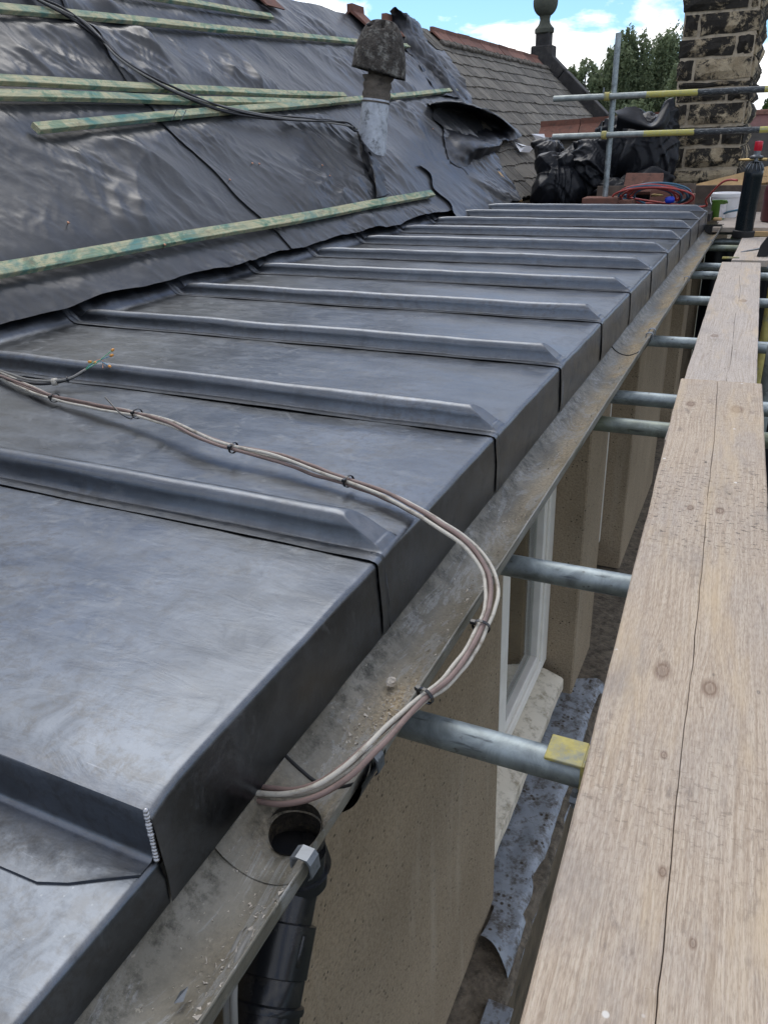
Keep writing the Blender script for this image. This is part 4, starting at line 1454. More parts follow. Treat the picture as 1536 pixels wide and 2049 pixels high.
def sheet(name, label, yfun0, yfun1, s0, s1, ny, ns, off, seed, over=0.35, amp=1.0, mat='membrane', bottom=None, edge_lift=0.006, group=None):
    tt = np.linspace(0, 1, ny)
    ss = np.linspace(0, 1, ns)
    T, S = np.meshgrid(tt, ss, indexing='ij')
    s = s0 + (s1 + over - s0) * S
    sc = np.minimum(s, s1)
    y = yfun0(sc) + (yfun1(sc) - yfun0(sc)) * T
    if bottom is not None:
        sb = bottom(y)
        s = sb + (s1 + over - sb) * S
    h = off + wrinkle(y, s, seed, amp)
    h = np.maximum(h, -0.02) + 0.008 * np.exp(-np.maximum(s, 0) / 0.12)
    h = h + edge_lift * np.exp(-(T * (yfun1(sc) - yfun0(sc)) / 0.04))
    h = h + edge_lift * np.exp(-((1 - T) * (yfun1(sc) - yfun0(sc)) / 0.04))
    e = s - s1
    k = np.clip(e, 0, None)
    sl = np.minimum(s, s1)
    X = RP[0] + RS[0] * sl + RN[0] * h - k * 0.72
    Z = RP[2] + RS[2] * sl + RN[2] * h - k * 0.62 * sstep(0, 0.06, k)
    # follow over the ridge smoothly
    ob = MB().grid(np.stack([X, y, Z], -1)).build(name, mat, None, (-3.2, float(y.mean()), 0.9), smooth=True)
    return tag(ob, label, 'plastic sheet', group)


GRP = 'black plastic sheets over the pitched roof'
sheet('plastic_sheet', 'left hand black plastic sheet, lapped under its neighbour by the cables', lambda s: 0 * s + 0.6, lambda s: 3.92 + 0.05 * np.sin(s * 5), -0.02, RIDGE_S, 380, 300, 0.004, 3, bottom=bottom_edge, group=GRP)
sheet('plastic_sheet', 'wide black plastic sheet behind the vent pipe, from the lap line to the slates', lambda s: 3.79 + 0.035 * np.sin(s * 4 + 1) + 0.02 * np.sin(s * 13), lambda s: yr_edge(s), -0.02, RIDGE_S, 620, 300, 0.010, 5, bottom=bottom_edge, edge_lift=0.004, group=GRP)
# third sheet: low rumpled piece towards the slates, over the end of the lead
sheet('plastic_sheet', 'small rumpled grey plastic sheet over the far upper corner of the lead roof', lambda s: 6.25 + 0.5 * s + 0.06 * np.sin(s * 20), lambda s: 8.05 + 0.3 * s + 0.07 * np.sin(s * 17), -0.10, 0.52, 220, 90, 0.022, 9, over=0.0, amp=2.6, bottom=lambda y: -0.09 + 0.03 * fbm(y * 2.5, 0 * y + 3, 3, 2), group=GRP)
# fourth: flap beside the slit, with a torn left edge
sheet('plastic_sheet', 'torn plastic strip with a black slit beside it, right of the vent pipe', lambda s: 7.25 + 0.8 * (s - 0.35) + 0.05 * np.sin(s * 23), lambda s: 8.35 + 1.1 * (s - 0.35), 0.33, 1.25, 150, 120, 0.020, 13, over=0.0, amp=2.2, group=GRP)


def patch_sheet(name, label, ctrl, nu, nv, mat, seed, amp=0.02, freq=4.0):
    """ctrl: rows of (px, py, off) on the roof plane, interpolated; crumpled along the normal"""
    C = np.array([[roof(px, py, off) for (px, py, off) in row] for row in ctrl])
    R_ = np.array([smooth_path(r, nu) for r in C])
    Q = np.array([smooth_path(R_[:, j], nv) for j in range(R_.shape[1])])
    a, b_ = Q.shape[:2]
    du = np.gradient(Q, axis=0)
    dv = np.gradient(Q, axis=1)
    N = np.cross(du, dv)
    N /= np.linalg.norm(N, axis=2)[..., None] + 1e-9
    A_, B_ = Q[..., 1], (Q - RP) @ RS
    h = amp * 3.2 * crumple(A_, B_, seed, 4, freq * 0.6) + amp * 1.8 * crumple(A_, B_, seed + 4, 4, freq * 1.7) + amp * 0.5 * crumple(A_, B_, seed + 9, 4, freq * 5)
    Q = Q + N * h[..., None]
    ob = MB().grid(Q).build(name, mat, None, Q.reshape(-1, 3).mean(0), smooth=True)
    return tag(ob, label, 'plastic sheet', GRP)


patch_sheet('plastic_sheet', 'black sheet rolled over the ridge and folded down along the slate edge',
            [[(776, 22, 0.10), (790, 16, 0.20), (815, 24, 0.22), (838, 40, 0.14)],
             [(785, 48, 0.06), (806, 48, 0.12), (838, 62, 0.14), (858, 78, 0.05)],
             [(805, 82, 0.05), (828, 92, 0.08), (868, 108, 0.12), (882, 116, 0.05)],
             [(842, 130, 0.05), (868, 140, 0.06), (896, 150, 0.10), (910, 152, 0.05)],
             [(880, 185, 0.05), (902, 190, 0.05), (926, 192, 0.08), (942, 196, 0.05)]], 10, 12, 'black_sheet', 31, 0.022, 5)
patch_sheet('plastic_sheet', 'loose billowing black sheet with a dark hollow fold, lying over the slates',
            [[(855, 203, 0.03), (900, 199, 0.04), (945, 205, 0.05), (985, 222, 0.05), (1020, 246, 0.03)],
             [(862, 208, 0.10), (905, 203, 0.22), (955, 214, 0.26), (1000, 233, 0.24), (1046, 268, 0.14)],
             [(880, 222, 0.04), (918, 226, 0.04), (955, 238, 0.03), (992, 256, 0.05), (1024, 278, 0.12)],
             [(890, 242, 0.03), (925, 256, 0.05), (965, 268, 0.08), (998, 278, 0.14), (1012, 281, 0.10)],
             [(890, 278, 0.05), (925, 282, 0.12), (968, 290, 0.17), (1000, 293, 0.13), (1006, 290, 0.05)],
             [(904, 322, 0.05), (925, 334, 0.04), (960, 322, 0.04), (985, 310, 0.03), (1003, 302, 0.02)]], 9, 9, 'black_sheet', 57, 0.016, 5)

# pale torn scraps of film by the slates
for k, (pp, lab) in enumerate((([(1028, 284, .06), (1045, 292, .10), (1070, 293, .07), (1058, 305, .05), (1040, 304, .06)], 'pale torn scrap of film on the slates, nearer the loose black sheet'),
                               ([(1063, 268, .12), (1088, 268, .14), (1092, 282, .12), (1110, 292, .10), (1080, 290, .06)], 'pale torn scrap of film at the foot of the low red ridge'))):
    vs = [roof(*p) for p in pp]
    c_ = np.mean(vs, 0) + RN * 0.03
    m = MB().add(vs + [c_], [(i, (i + 1) % 5, 5) for i in range(5)])
    tag(m.build('film_scrap', 'white_plastic', None, c_), lab, 'scrap')

# strip of pale timber showing at the slate edge
a, b_ = roof(996, 345, 0.03), roof(1042, 402, 0.03)
d = b_ - a
L = np.linalg.norm(d)
o = MB().obox((a + b_) / 2, np.array([d / L, np.cross(RN, d / L), RN]), (L / 2, 0.02, 0.012), 0.003).build('timber_lath', 'raw_plank', None, a)
tag(o, 'bare pale lath along the broken slate edge above the lead', 'batten')

# copper nails in the sheeting, by their place in the picture
nails = [(137, 446, 'below left, above the lowest batten'), (460, 360, 'left of the pair of nails'), (505, 327, 'left one of a close pair'), (519, 328, 'right one of a close pair'),
         (645, 331, 'below the vent pipe to its left'), (660, 352, 'lowest near the vent pipe'), (866, 258, 'in the torn strip, left'), (898, 259, 'in the torn strip, right'), (330, 490, 'standing in the lowest batten')]
for (px, py, lab) in nails:
    q = roof(px, py, 0.026 if py != 490 else 0.052)
    o = MB().lathe([(0.0015, -0.03), (0.0015, 0.0), (0.0062, 0.001), (0.0062, 0.003), (0.003, 0.0045)], q, RN + np.array([0.1, -0.1, 0]), 10).build('copper_nail', 'copper', None, q, smooth=True)
    tag(o, ('copper clout nail in the sheeting, ' + lab) if py != 490 else 'copper clout nail standing in the lowest green batten', 'nail', 'copper nails in the sheeting')
w_ = MB()
q = roof(344, 241, 0.05)
w_.sweep([q, q + RN * 0.05 + np.array([0, 0.02, 0.02]), q + np.array([0, 0.10, 0.02]) + RN * 0.04, q + np.array([0, 0.08, 0]) + RN * 0.0], 0.0022, 6)
tag(w_.build('bent_wire', 'galv_clip', None, q), 'bent wire staple on the batten with the sawn near end', 'wire')

# ------------------------------------------------------------------ vent pipe with cowl
b0 = roof(742, 302, -0.02)
vent = thing('vent_pipe', 'old vent pipe with lead sleeve and mossy domed cowl rising from the sheeting', 'vent pipe', b0)
tip = hit(759, 128, 1, b0[1] + 0.05)
ax = tip - b0
Lp = np.linalg.norm(ax)
ax /= Lp
MB().lathe([(0.122, -0.06), (0.112, 0.10), (0.106, 0.2), (0.103, Lp * 0.58), (0.1, Lp * 0.60)], b0, ax, 32).build('lead_sleeve', 'sleeve_lead', vent, smooth=True, angle=50)
pr = []
for h in np.linspace(0.56, 0.86, 12):
    pr.append((0.104 + 0.006 * math.sin(h * 60) + (0.010 if h > 0.82 else 0), Lp * h))
MB().lathe(pr, b0, ax, 32).build('pot', 'pot_clay', vent, smooth=True)
MB().lathe([(0.078, Lp * 0.84), (0.078, Lp * 1.06)], b0, ax, 24).build('neck', 'pot_clay', vent, smooth=True, angle=40)
# hooded cowl: domed shell whose skirt is lower at the right
hb = b0 + ax * (Lp * 0.99)
U_ = np.cross(ax, [0, 1, 0])
U_ /= np.linalg.norm(U_)
W_ = np.cross(ax, U_)
rows = []
nn = 40
for i in range(22):
    f = i / 21
    row = []
    for k in range(nn):
        a = 2 * math.pi * k / nn
        dirx = math.cos(a)
        low = -0.02 - 0.075 * (0.5 - 0.5 * math.cos(a)) if False else -0.015
        # right hand side (towards +X) hangs lower
        hx = math.cos(a)
        low = -0.03 - 0.055 * (0.5 + 0.5 * hx * (1 if U_[0] > 0 else -1))
        hgt = 0.285
        ang_ = f * math.pi / 2
        r_ = 0.205 * math.cos(ang_) ** 0.55 if f < 0.999 else 0.0005
        z_ = low + (hgt - low) * math.sin(ang_) ** 1.15
        r_ *= 1 - 0.10 * f
        rr = r_ * (1 + 0.02 * float(perlin(a * 1.5, f * 4, 9)))
        if f > 0.62 and abs(((a * 8 / (2 * math.pi)) % 1) - 0.5) < 0.17 and f < 0.84:
            rr -= 0.03
            z_ -= 0.03
        row.append(hb + ax * z_ + rr * (math.cos(a) * U_ + math.sin(a) * W_))
    rows.append(row)
inner = []
for i in (0, 6, 12):
    inner.append([hb + ax * (0.0 + 0.012 * i) + (np.array(rows[i][k]) - hb - ax * ((np.array(rows[i][k]) - hb) @ ax)) * 0.86 for k in range(nn)])
cm = MB().grid(np.array(inner[::-1] + rows), closed=True)
cowl = cm.build('cowl', 'cowl_stone', vent, smooth=True)
for aa_ in (-2.4, -1.6, -0.8, 0.0, 0.9):
    ctr = hb + ax * 0.238 + 0.118 * (math.cos(aa_) * U_ + math.sin(aa_) * W_)
    nrm_ = ax * 0.75 + 0.66 * (math.cos(aa_) * U_ + math.sin(aa_) * W_)
    MB().lathe([(0.0005, 0.012), (0.012, 0.011), (0.017, 0.004), (0.017, -0.02)], ctr, nrm_, 12).build('vent_hole', 'black_rubber', cowl, smooth=True)
# dark rag of sheeting torn round the pipe foot
patch_sheet('plastic_sheet', 'dark torn collar of sheeting hanging below the vent pipe foot',
            [[(712, 262, 0.05), (716, 270, 0.10), (724, 285, 0.12), (738, 303, 0.08)],
             [(716, 290, 0.04), (727, 300, 0.08), (742, 318, 0.10), (758, 318, 0.05)],
             [(722, 318, 0.03), (738, 335, 0.06), (752, 350, 0.08), (768, 345, 0.04)],
             [(735, 350, 0.02), (748, 370, 0.04), (757, 392, 0.05), (784, 385, 0.02)]], 8, 8, 'black_sheet', 71, 0.012, 7)

# ------------------------------------------------------------------ gable coping and finial
cop = thing('gable_coping', 'dark stone gable coping sloping down from the ball finial', 'coping', rpt(15.9, RIDGE_S))
n = 5
for k in range(n):
    s_a, s_b = -0.1 + (RIDGE_S + 0.25) * k / n, -0.1 + (RIDGE_S + 0.25) * (k + 1) / n - 0.012
    c_ = rpt(15.92, (s_a + s_b) / 2, 0.06)
    MB().obox(c_, np.array([AX, AY, AZ]), (0.16, (s_b - s_a) / 2, 0.15), 0.012).build('coping_stone', 'coping_dark', cop)
fb = np.array([rx + 0.0, 15.92, rz])
fin = thing('ball_finial', 'carved stone ball finial on a square pedestal at the gable top', 'finial', fb)
pm = MB()
pm.obox(fb + [0, 0, 0.08], np.eye(3), (0.19, 0.18, 0.20), 0.02)
pm.obox(fb + [0, 0, 0.36], np.eye(3), (0.125, 0.125, 0.12), 0.015)
pm.build('pedestal', 'coping_dark', fin)
MB().lathe([(0.14, 0), (0.17, 0.02), (0.17, 0.08), (0.13, 0.12), (0.10, 0.16), (0.085, 0.22), (0.10, 0.28), (0.13, 0.31)], fb + [0, 0, 0.46], (0, 0, 1), 28).build('neck', 'finial_stone', fin, smooth=True, angle=40)
bp = [(0.13 + 0.105 * 0, 0.0)]
for a in np.linspace(-70, 90, 20):
    bp.append((max(0.0005, 0.215 * math.cos(math.radians(a))), 0.21 + 0.215 * math.sin(math.radians(a)) * 1.06))
bm_ = MB()
nf = 48
vs = []
for (r_, h_) in bp[1:]:
    for k in range(nf):
        a = 2 * math.pi * k / nf
        rr = r_ * (1 + 0.025 * math.cos(12 * a))
        vs.append(fb + np.array([rr * math.cos(a), rr * math.sin(a), 0.73 + h_]))
m_ = len(bp) - 1
bm_.add(vs, [(i * nf + k, i * nf + (k + 1) % nf, (i + 1) * nf + (k + 1) % nf, (i + 1) * nf + k) for i in range(m_ - 1) for k in range(nf)])
bm_.build('ball', 'finial_stone', fin, smooth=True)

# ------------------------------------------------------------------ cables on the sheeting
cable_px = [(40, -30), (75, -2), (120, 22), (165, 48), (205, 82), (240, 118), (290, 152), (350, 184), (420, 212), (490, 229), (560, 238), (640, 243), (690, 250), (712, 262)]
base = np.array([roof(px, py, 0.062) for px, py in cable_px])
path = smooth_path(base, 8)
cab = thing('roof_cable', 'bundle of thin black cables draped over the sheeting and battens to the vent pipe', 'cable', base[5])
tw = np.linspace(0, 1, len(path))
for j, (mat_, r_) in enumerate((('black_cable', 0.007), ('black_cable', 0.0065), ('grey_cable', 0.006), ('black_cable', 0.006))):
    ph = j * 1.57
    amp_ = 0.012 + 0.012 * np.abs(np.sin(tw * 9 + j))
    offs = np.stack([np.zeros_like(tw), amp_ * np.cos(tw * 16 + ph), np.zeros_like(tw)], 1) + np.outer(amp_ * np.sin(tw * 16 + ph), RS) + RN * 0.004 * j
    MB().sweep(path + offs, r_, 8).build('cable', mat_, cab, smooth=True)
# ================================================================== cable bundle over the lead
zlead = lambda p, h: hit(p[0], p[1], 2, h)
cb = [(-60, 722, 0.035), (0, 752, 0.036), (60, 778, 0.034), (110, 796, 0.032), (190, 812, 0.036), (275, 828, 0.045), (340, 846, 0.050), (410, 878, 0.042), (467, 896, 0.036),
      (560, 917, 0.030), (640, 944, 0.026), (697, 963, 0.024), (770, 988, 0.021), (838, 1024, 0.018), (878, 1050, 0.016), (920, 1078, 0.006), (958, 1118, -0.012), (978, 1165, -0.030), (976, 1215, -0.042),
      (962, 1254, -0.050), (935, 1304, -0.058), (893, 1358, -0.064), (850, 1392, -0.069), (800, 1436, -0.074), (742, 1492, -0.080), (690, 1540, -0.096), (630, 1578, -0.114), (570, 1591, -0.130), (505, 1583, -0.146), (460, 1572, -0.156)]
base = np.array([hit(a, b_, 2, z) for a, b_, z in cb])
path = smooth_path(base, 8)
T = np.gradient(path, axis=0)
T /= np.linalg.norm(T, axis=1)[:, None]
Nn = np.cross(T, [0, 0, 1.0])
Nn /= np.linalg.norm(Nn, axis=1)[:, None]
Bn = np.cross(Nn, T)
arc = np.concatenate([[0], np.cumsum(np.linalg.norm(np.diff(path, axis=0), axis=1))])
bun = thing('cable_bundle', 'bundle of white and mauve cables tied together, looping over the lead edge into the gutter', 'cable', base[13])
ties_px = [3, 5, 8, 11, 19, 22]
tie_arc = [arc[k * 8] for k in ties_px]
tight = np.ones_like(arc)
for ta in tie_arc:
    tight = np.minimum(tight, 0.62 + 0.38 * np.clip(np.abs(arc - ta) / 0.09, 0, 1))
tw = 2.4 * np.sin(arc * 2.1 + 0.5) + arc * 1.3
for j, (mat_, r_) in enumerate((('white_cable', 0.0035), ('mauve_cable', 0.0039), ('white_cable', 0.0033), ('mauve_cable', 0.0037))):
    ph = tw + j * math.pi / 2
    ra = 0.0078 * tight * (1 + 0.45 * np.sin(arc * 5 + j * 2)) + 0.0015 * fbm(arc * 14, arc * 0 + j, 2, 30 + j)
    q = path + Nn * (ra * np.cos(ph))[:, None] * 1.15 + Bn * (ra * np.sin(ph) * 0.72)[:, None]
    MB().sweep(q, r_, 10).build('cable', mat_, bun, smooth=True)
for k in ties_px:
    i = k * 8
    c_, t_, n_, b2 = path[i], T[i], Nn[i], Bn[i]
    m = MB()
    ring = [[c_ + t_ * w_ + (n_ * math.cos(a) * 1.1 + b2 * math.sin(a) * 0.92) * 0.0118 * s_ for a in np.linspace(0, 2 * math.pi, 18, endpoint=False)] for (w_, s_) in ((-0.0024, 0.98), (-0.0024, 1.1), (0.0024, 1.1), (0.0024, 0.98))]
    m.grid(np.array(ring), closed=True)
    m.obox(c_ + n_ * 0.012 + b2 * 0.006, np.array([t_, n_, b2]), (0.0034, 0.0045, 0.0032), 0.0008)
    m.build('cable_tie', 'black_plastic', bun)
    if k == 5:
        s_ = c_ + n_ * 0.012
        tail = smooth_path([s_, hit(262, 838, 2, 0.045), hit(240, 826, 2, 0.060), hit(211, 795, 2, 0.085)], 6)
        MB().sweep(tail, 0.0016, 6).build('tie_tail', 'black_plastic', bun)

# cut cable with bare conductors
wire = thing('cut_cable', 'cut black cable with taped end and green wires capped by amber connectors', 'cable', hit(110, 770, 2, 0.03))
main = smooth_path([hit(-40, 742, 2, 0.04), hit(30, 760, 2, 0.04), hit(75, 768, 2, 0.036), hit(110, 766, 2, 0.036), hit(140, 758, 2, 0.045), hit(168, 743, 2, 0.060)], 6)
MB().sweep(main, 0.0042, 10).build('sheath', 'black_cable', wire, smooth=True)
m2 = smooth_path([hit(-40, 728, 2, 0.045), hit(20, 748, 2, 0.045), hit(60, 760, 2, 0.044), hit(108, 762, 2, 0.042), hit(142, 756, 2, 0.050), hit(172, 739, 2, 0.064)], 6)
MB().sweep(m2, 0.0034, 10).build('sheath', 'grey_cable', wire, smooth=True)
c_ = hit(110, 764, 2, 0.038)
d_ = (main[20] - main[16])
d_ /= np.linalg.norm(d_)
MB().lathe([(0.006, -0.008), (0.0098, -0.007), (0.0105, 0), (0.0098, 0.007), (0.006, 0.008)], c_, d_, 16).build('tape_knot', 'white_cable', wire, smooth=True)
MB().lathe([(0.0070, -0.002), (0.0078, -0.0015), (0.0078, 0.0015), (0.0070, 0.002)], hit(136, 759, 2, 0.046), d_, 14).build('cable_tie', 'black_plastic', wire)
ends = [((226, 700), 0.098, 'green_wire'), ((224, 711), 0.092, 'blue_wire'), ((180, 724), 0.078, 'green_wire'), ((190, 726), 0.076, 'white_cable'), ((220, 733), 0.074, 'blue_wire'), ((206, 737), 0.07, 'copper')]
for k, ((ex, ey), z, mt) in enumerate(ends):
    e_ = hit(ex, ey, 2, z)
    st_ = hit(170, 741, 2, 0.062)
    mid = hit(190 + 3 * k, 729 - (k % 3) * 5, 2, 0.075)
    if ex < 195:
        mid = hit(195, 722 + k, 2, 0.078)
    MB().sweep(smooth_path([st_, (st_ + mid) / 2 + np.array([0, 0, 0.003 * (k % 3)]), mid, e_], 5), 0.0011, 6).build('wire', mt, wire, smooth=True)
    if mt != 'copper':
        MB().lathe([(0.001, -0.006), (0.0036, -0.005), (0.0042, 0.0), (0.0030, 0.004), (0.001, 0.006)], e_, (e_ - mid), 10).build('connector', 'amber_plastic', wire, smooth=True)

# ================================================================== scaffold
TZ, TR = -0.230, 0.0242


def tube_mesh(a, b_, r=TR, n=24, wall=0.004):
    a, b_ = np.array(a, float), np.array(b_, float)
    L = np.linalg.norm(b_ - a)
    m = MB()
    m.lathe([(r - wall, 0.03), (r - wall, 0.0), (r, 0.0), (r, L), (r - wall, L), (r - wall, L - 0.03)], a, (b_ - a) / L, n, cap=False)
    return m


ord_ = ['nearest', 'second', 'third', 'fourth', 'fifth', 'sixth', 'seventh', 'eighth', 'ninth', 'tenth']
TUBES = [(0.882, 'galv_tube'), (1.428, 'galv_tube'), (2.405, 'galv_mossy'), (2.705, 'galv_tube'), (3.565, 'galv_tube'), (4.55, 'galv_tube'), (5.415, 'galv_tube'), (5.775, 'galv_tube'), (6.735, 'galv_mossy'), (7.13, 'galv_tube')]
for i, (y, mt) in enumerate(TUBES):
    x0 = -0.425 - 0.02 * (i % 3)
    tilt = [0.0, 0.01, 0.0, 0.02, -0.01, 0.008, 0.0, -0.03, 0.0, -0.03][i]
    a = np.array([x0, y - tilt * 0.2, TZ])
    b_ = np.array([0.95, y + tilt, TZ])
    ob = tube_mesh(a, b_).build('scaffold_tube', mt, None, a, smooth=True, angle=40)
    extra = {0: ', with the yellow board clip on it', 2: ', greenish with algae', 1: ', crossing in front of the white window', 9: ' at the far end of the gutter'}.get(i, '')
    tag(ob, f'{ord_[i]} of the galvanised cross tubes under the boards{extra}', 'scaffold tube', 'scaffold cross tubes under the boards')
# lower lift tube seen below the first window
q = hit(1142, 1603, 2, -1.85)
a = np.array([q[0] - 0.03, q[1], q[2]])
ob = tube_mesh(a, a + np.array([1.3, 0.02, 0])).build('scaffold_tube', 'galv_tube', None, a, smooth=True, angle=40)
tag(ob, 'short length of lower scaffold tube below the yellow board clip', 'scaffold tube')
# ledgers carrying the cross tubes, and the uprights at the right hand edge
ob = tube_mesh((0.62, -1.2, TZ - 0.05), (0.62, 7.4, TZ - 0.05)).build('scaffold_tube', 'galv_tube', None, (0.62, -1.2, TZ - 0.05), smooth=True, angle=40)
tag(ob, 'long ledger tube carrying the outer ends of the cross tubes', 'scaffold tube')


def upright(p, h0, h1, mt, lab, lean=(0, 0)):
    a = np.array([p[0] - lean[0], p[1] - lean[1], h0])
    b_ = np.array([p[0] + lean[0], p[1] + lean[1], h1])
    ob = tube_mesh(a, b_).build('scaffold_upright', mt, None, a, smooth=True, angle=40)
    return tag(ob, lab, 'scaffold tube')


q = hit(1536, 600, 1, 5.2)
upright((q[0] + 0.012, 5.2), -4.6, -0.02, 'yellow_paint', 'upright tube with yellow paint at the right edge beside the far boards', (0.0, 0.05))
q = hit(1536, 730, 1, 3.3)
upright((q[0] + 0.010, 3.3), -4.6, hit(1530, 690, 1, 3.3)[2], 'galv_tube', 'bare galvanised upright at the right edge, nearer than the yellow one')


# boards -------------------------------------------------------------
def board(name, pts, mat, label, thick=0.038, crack=True, seed=0, cracks=None):
    """pts: left near, left far, right far, right near corners of the top"""
    ln, lf, rf, rn = [np.array(p, float) for p in pts]
    mid_n, mid_f = (ln + rn) / 2, (lf + rf) / 2
    L = np.linalg.norm(mid_f - mid_n)
    ydir = (mid_f - mid_n) / L
    xdir = (rn - ln) - ydir * ((rn - ln) @ ydir)
    W = np.linalg.norm(xdir)
    xdir /= W
    zdir = np.cross(xdir, ydir)
    n = max(8, int(L / 0.02))
    yy = np.linspace(0, L, n + 1)
    wob = 0.0016 * fbm(yy * 2.2, yy * 0 + seed, 4, seed)
    wob2 = 0.0016 * fbm(yy * 2.2, yy * 0 + seed, 4, seed + 5)
    chip = 0.004 * np.maximum(0, fbm(yy * 3.0, yy * 0 + 4, 4, seed + 8) - 0.45)
    cx = 0.012 + 0.012 * fbm(yy * 1.1, yy * 0 + 2, 3, seed + 3) + (0.02 - 0.03 * yy / L)
    if cracks is not None:
        cx = np.interp(yy, cracks[0], cracks[1]) + 0.0016 * fbm(yy * 9, yy * 0 + 2, 3, seed + 3)
    cw = (0.0004 + 0.0007 * np.maximum(0, fbm(yy * 2.5, yy * 0 + 9, 2, seed + 6))) if crack else 0 * yy + 1e-4
    if crack:
        cw = cw * sstep(-0.35, -0.1, fbm(yy * 1.8, yy * 0 + 1, 2, seed + 12)) + 1e-4
    dep = np.where(cw > 3e-4, 0.010, 0.001) if crack else 0 * yy
    X = np.stack([-W / 2 + wob + chip, -W / 2 + wob + chip, -W / 2 + 0.003 + wob + chip, -W / 4 + 0 * yy, cx - cw - 0.0006, cx - cw, cx, cx + cw, cx + cw + 0.0006, W / 4 + 0 * yy, W / 2 - 0.003 + wob2 - chip, W / 2 + wob2 - chip, W / 2 + wob2 - chip], 1)
    Z = np.stack([-thick + 0 * yy, -0.003 + 0 * yy, 0 * yy, 0 * yy + 0.0004, 0 * yy, -0.0006 + 0 * yy, -dep, -0.0006 + 0 * yy, 0 * yy, 0 * yy + 0.0004, 0 * yy, -0.003 + 0 * yy, -thick + 0 * yy], 1)
    Z[:, 2:11] += 0.0008 * fbm(yy[:, None] * 3, X[:, 2:11] * 8, 2, seed + 20)
    P = np.stack([X, np.repeat(yy[:, None], 13, 1), Z], -1)
    m = MB().grid(P[:, ::-1][::-1][:, ::-1])
    nn_ = n + 1
    m.f = [tuple(f) for f in m.f]
    # bottom and end faces
    m.f += [(i * 13, (i + 1) * 13, (i + 1) * 13 + 12, i * 13 + 12) for i in range(n)]
    m.f.append(tuple(range(13)))
    m.f.append(tuple(n * 13 + k for k in range(13))[::-1])
    off = L / 2 if False else 0.0
    ob = m.build(name, mat, None, None, smooth=False)
    o_ = mid_n
    ob.matrix_basis = basis_matrix(o_, xdir, ydir, zdir)
    import bmesh as _b
    bm = _b.new()
    bm.from_mesh(ob.data)
    _b.ops.recalc_face_normals(bm, faces=bm.faces)
    bm.to_mesh(ob.data)
    bm.free()
    return tag(ob, label, 'scaffold board')


# the near board slopes: it rests on the first tube and on the end of the second board
zb0 = TZ + TR + 0.039
slope = (0.040) / (2.55 - 0.882)
nb_pl = lambda y: zb0 + slope * (y - 0.882)


def on_board(px, py):
    z = zb0
    for _ in range(8):
        q = hit(px, py, 2, z)
        z = nb_pl(q[1])
    return q


l1, l2 = on_board(1040, 2049), on_board(1356, 778)
r1, r2 = on_board(1530, 900), on_board(1522, 762)
dl = (l2 - l1) / (l2[1] - l1[1])
yN, yF = -0.75, on_board(1367, 757)[1]
LN = l1 + dl * (yN - l1[1])
LF = l1 + dl * (yF - l1[1])
Wd = (r1[0] - (l1 + dl * (r1[1] - l1[1]))[0])
RF_, RN_ = LF + [Wd, 0.004, 0], LN + [Wd, 0.004, 0]
L_near = yF - yN
crk_px = [(1310, 2049), (1330, 1850), (1352, 1600), (1362, 1500), (1385, 1330), (1400, 1170), (1408, 1080), (1418, 960), (1428, 880), (1435, 757)]
cy, cxx = [], []
for (px, py) in crk_px:
    q = on_board(px, py)
    cy.append(q[1] - yN)
    f = (q[1] - yN) / (yF - yN)
    cxx.append(q[0] - ((LN + (LF - LN) * f)[0] + Wd / 2))
cy = [0] + cy
cxx = [cxx[0]] + cxx
board('scaffold_board', (LN, LF, RF_, RN_), 'board_wood', 'nearest scaffold board, long and cracked down the middle, with dark knots', seed=2, cracks=(cy, cxx))
z2 = TZ + TR + 0.0385
k1_, k2_ = hit(1368, 757, 2, z2), hit(1443, 524, 2, z2)
k3_, k4_ = hit(1519, 757, 2, z2), hit(1518, 526, 2, z2)
d = (k2_ - k1_) / (k2_[1] - k1_[1])
A1, A2 = k1_ + d * (2.15 - k1_[1]), k2_
w2 = ((k3_ - (k1_ + d * (k3_[1] - k1_[1])))[0] + (k4_ - (k1_ + d * (k4_[1] - k1_[1])))[0]) / 2
board('scaffold_board', (A1, A2, A2 + [w2, 0, 0], A1 + [w2, 0, 0]), 'far_board_wood', 'second scaffold board, greyer with wavy grain, its near end under the first', seed=6)
z3 = z2
k1_, k2_ = hit(1462, 521, 2, z3), hit(1481, 477, 2, z3)
k4_ = hit(1536, 523, 2, z3)
board('scaffold_board', ((k1_[0], k1_[1] + 0.02, z3), (k1_[0] + 0.01, k2_[1] + 0.10, z3), (k4_[0] + 0.01, k2_[1] + 0.10, z3), (k4_[0], k1_[1] + 0.02, z3)), 'far_board_wood', 'short third scaffold board near the gas cylinder', seed=9, crack=False)

# yellow board clip round the first tube at the board edge
q = hit(1140, 1472, 2, TZ + TR + 0.006)
clip = thing('board_clip', 'yellow painted steel board clip hooked over the nearest cross tube', 'clip', q)
cx_, cy_ = q[0], 0.885
zt = TZ + TR + 0.0025
cm = MB()
cm.obox((cx_ + 0.003, cy_ - 0.003, zt + 0.003), np.eye(3), (0.027, 0.026, 0.0028), 0.001)
cm.build('top_plate', 'yellow_paint', clip)
MB().obox((cx_ + 0.030, cy_ - 0.004, zt - 0.032), np.eye(3), (0.0028, 0.024, 0.037), 0.001).build('side_plate', 'yellow_paint', clip)
MB().sweep([(cx_ + 0.018, cy_ - 0.034, zt - 0.052), (cx_ + 0.034, cy_ - 0.034, zt - 0.052)], 0.008, 6).build('bolt', 'galv_clip', clip)
MB().sweep([(cx_ + 0.024, cy_ - 0.034, zt - 0.066), (cx_ + 0.024, cy_ - 0.034, zt - 0.035)], 0.0045, 8).build('bolt', 'galv_clip', clip)
aa = np.radians(np.linspace(20, 170, 10))
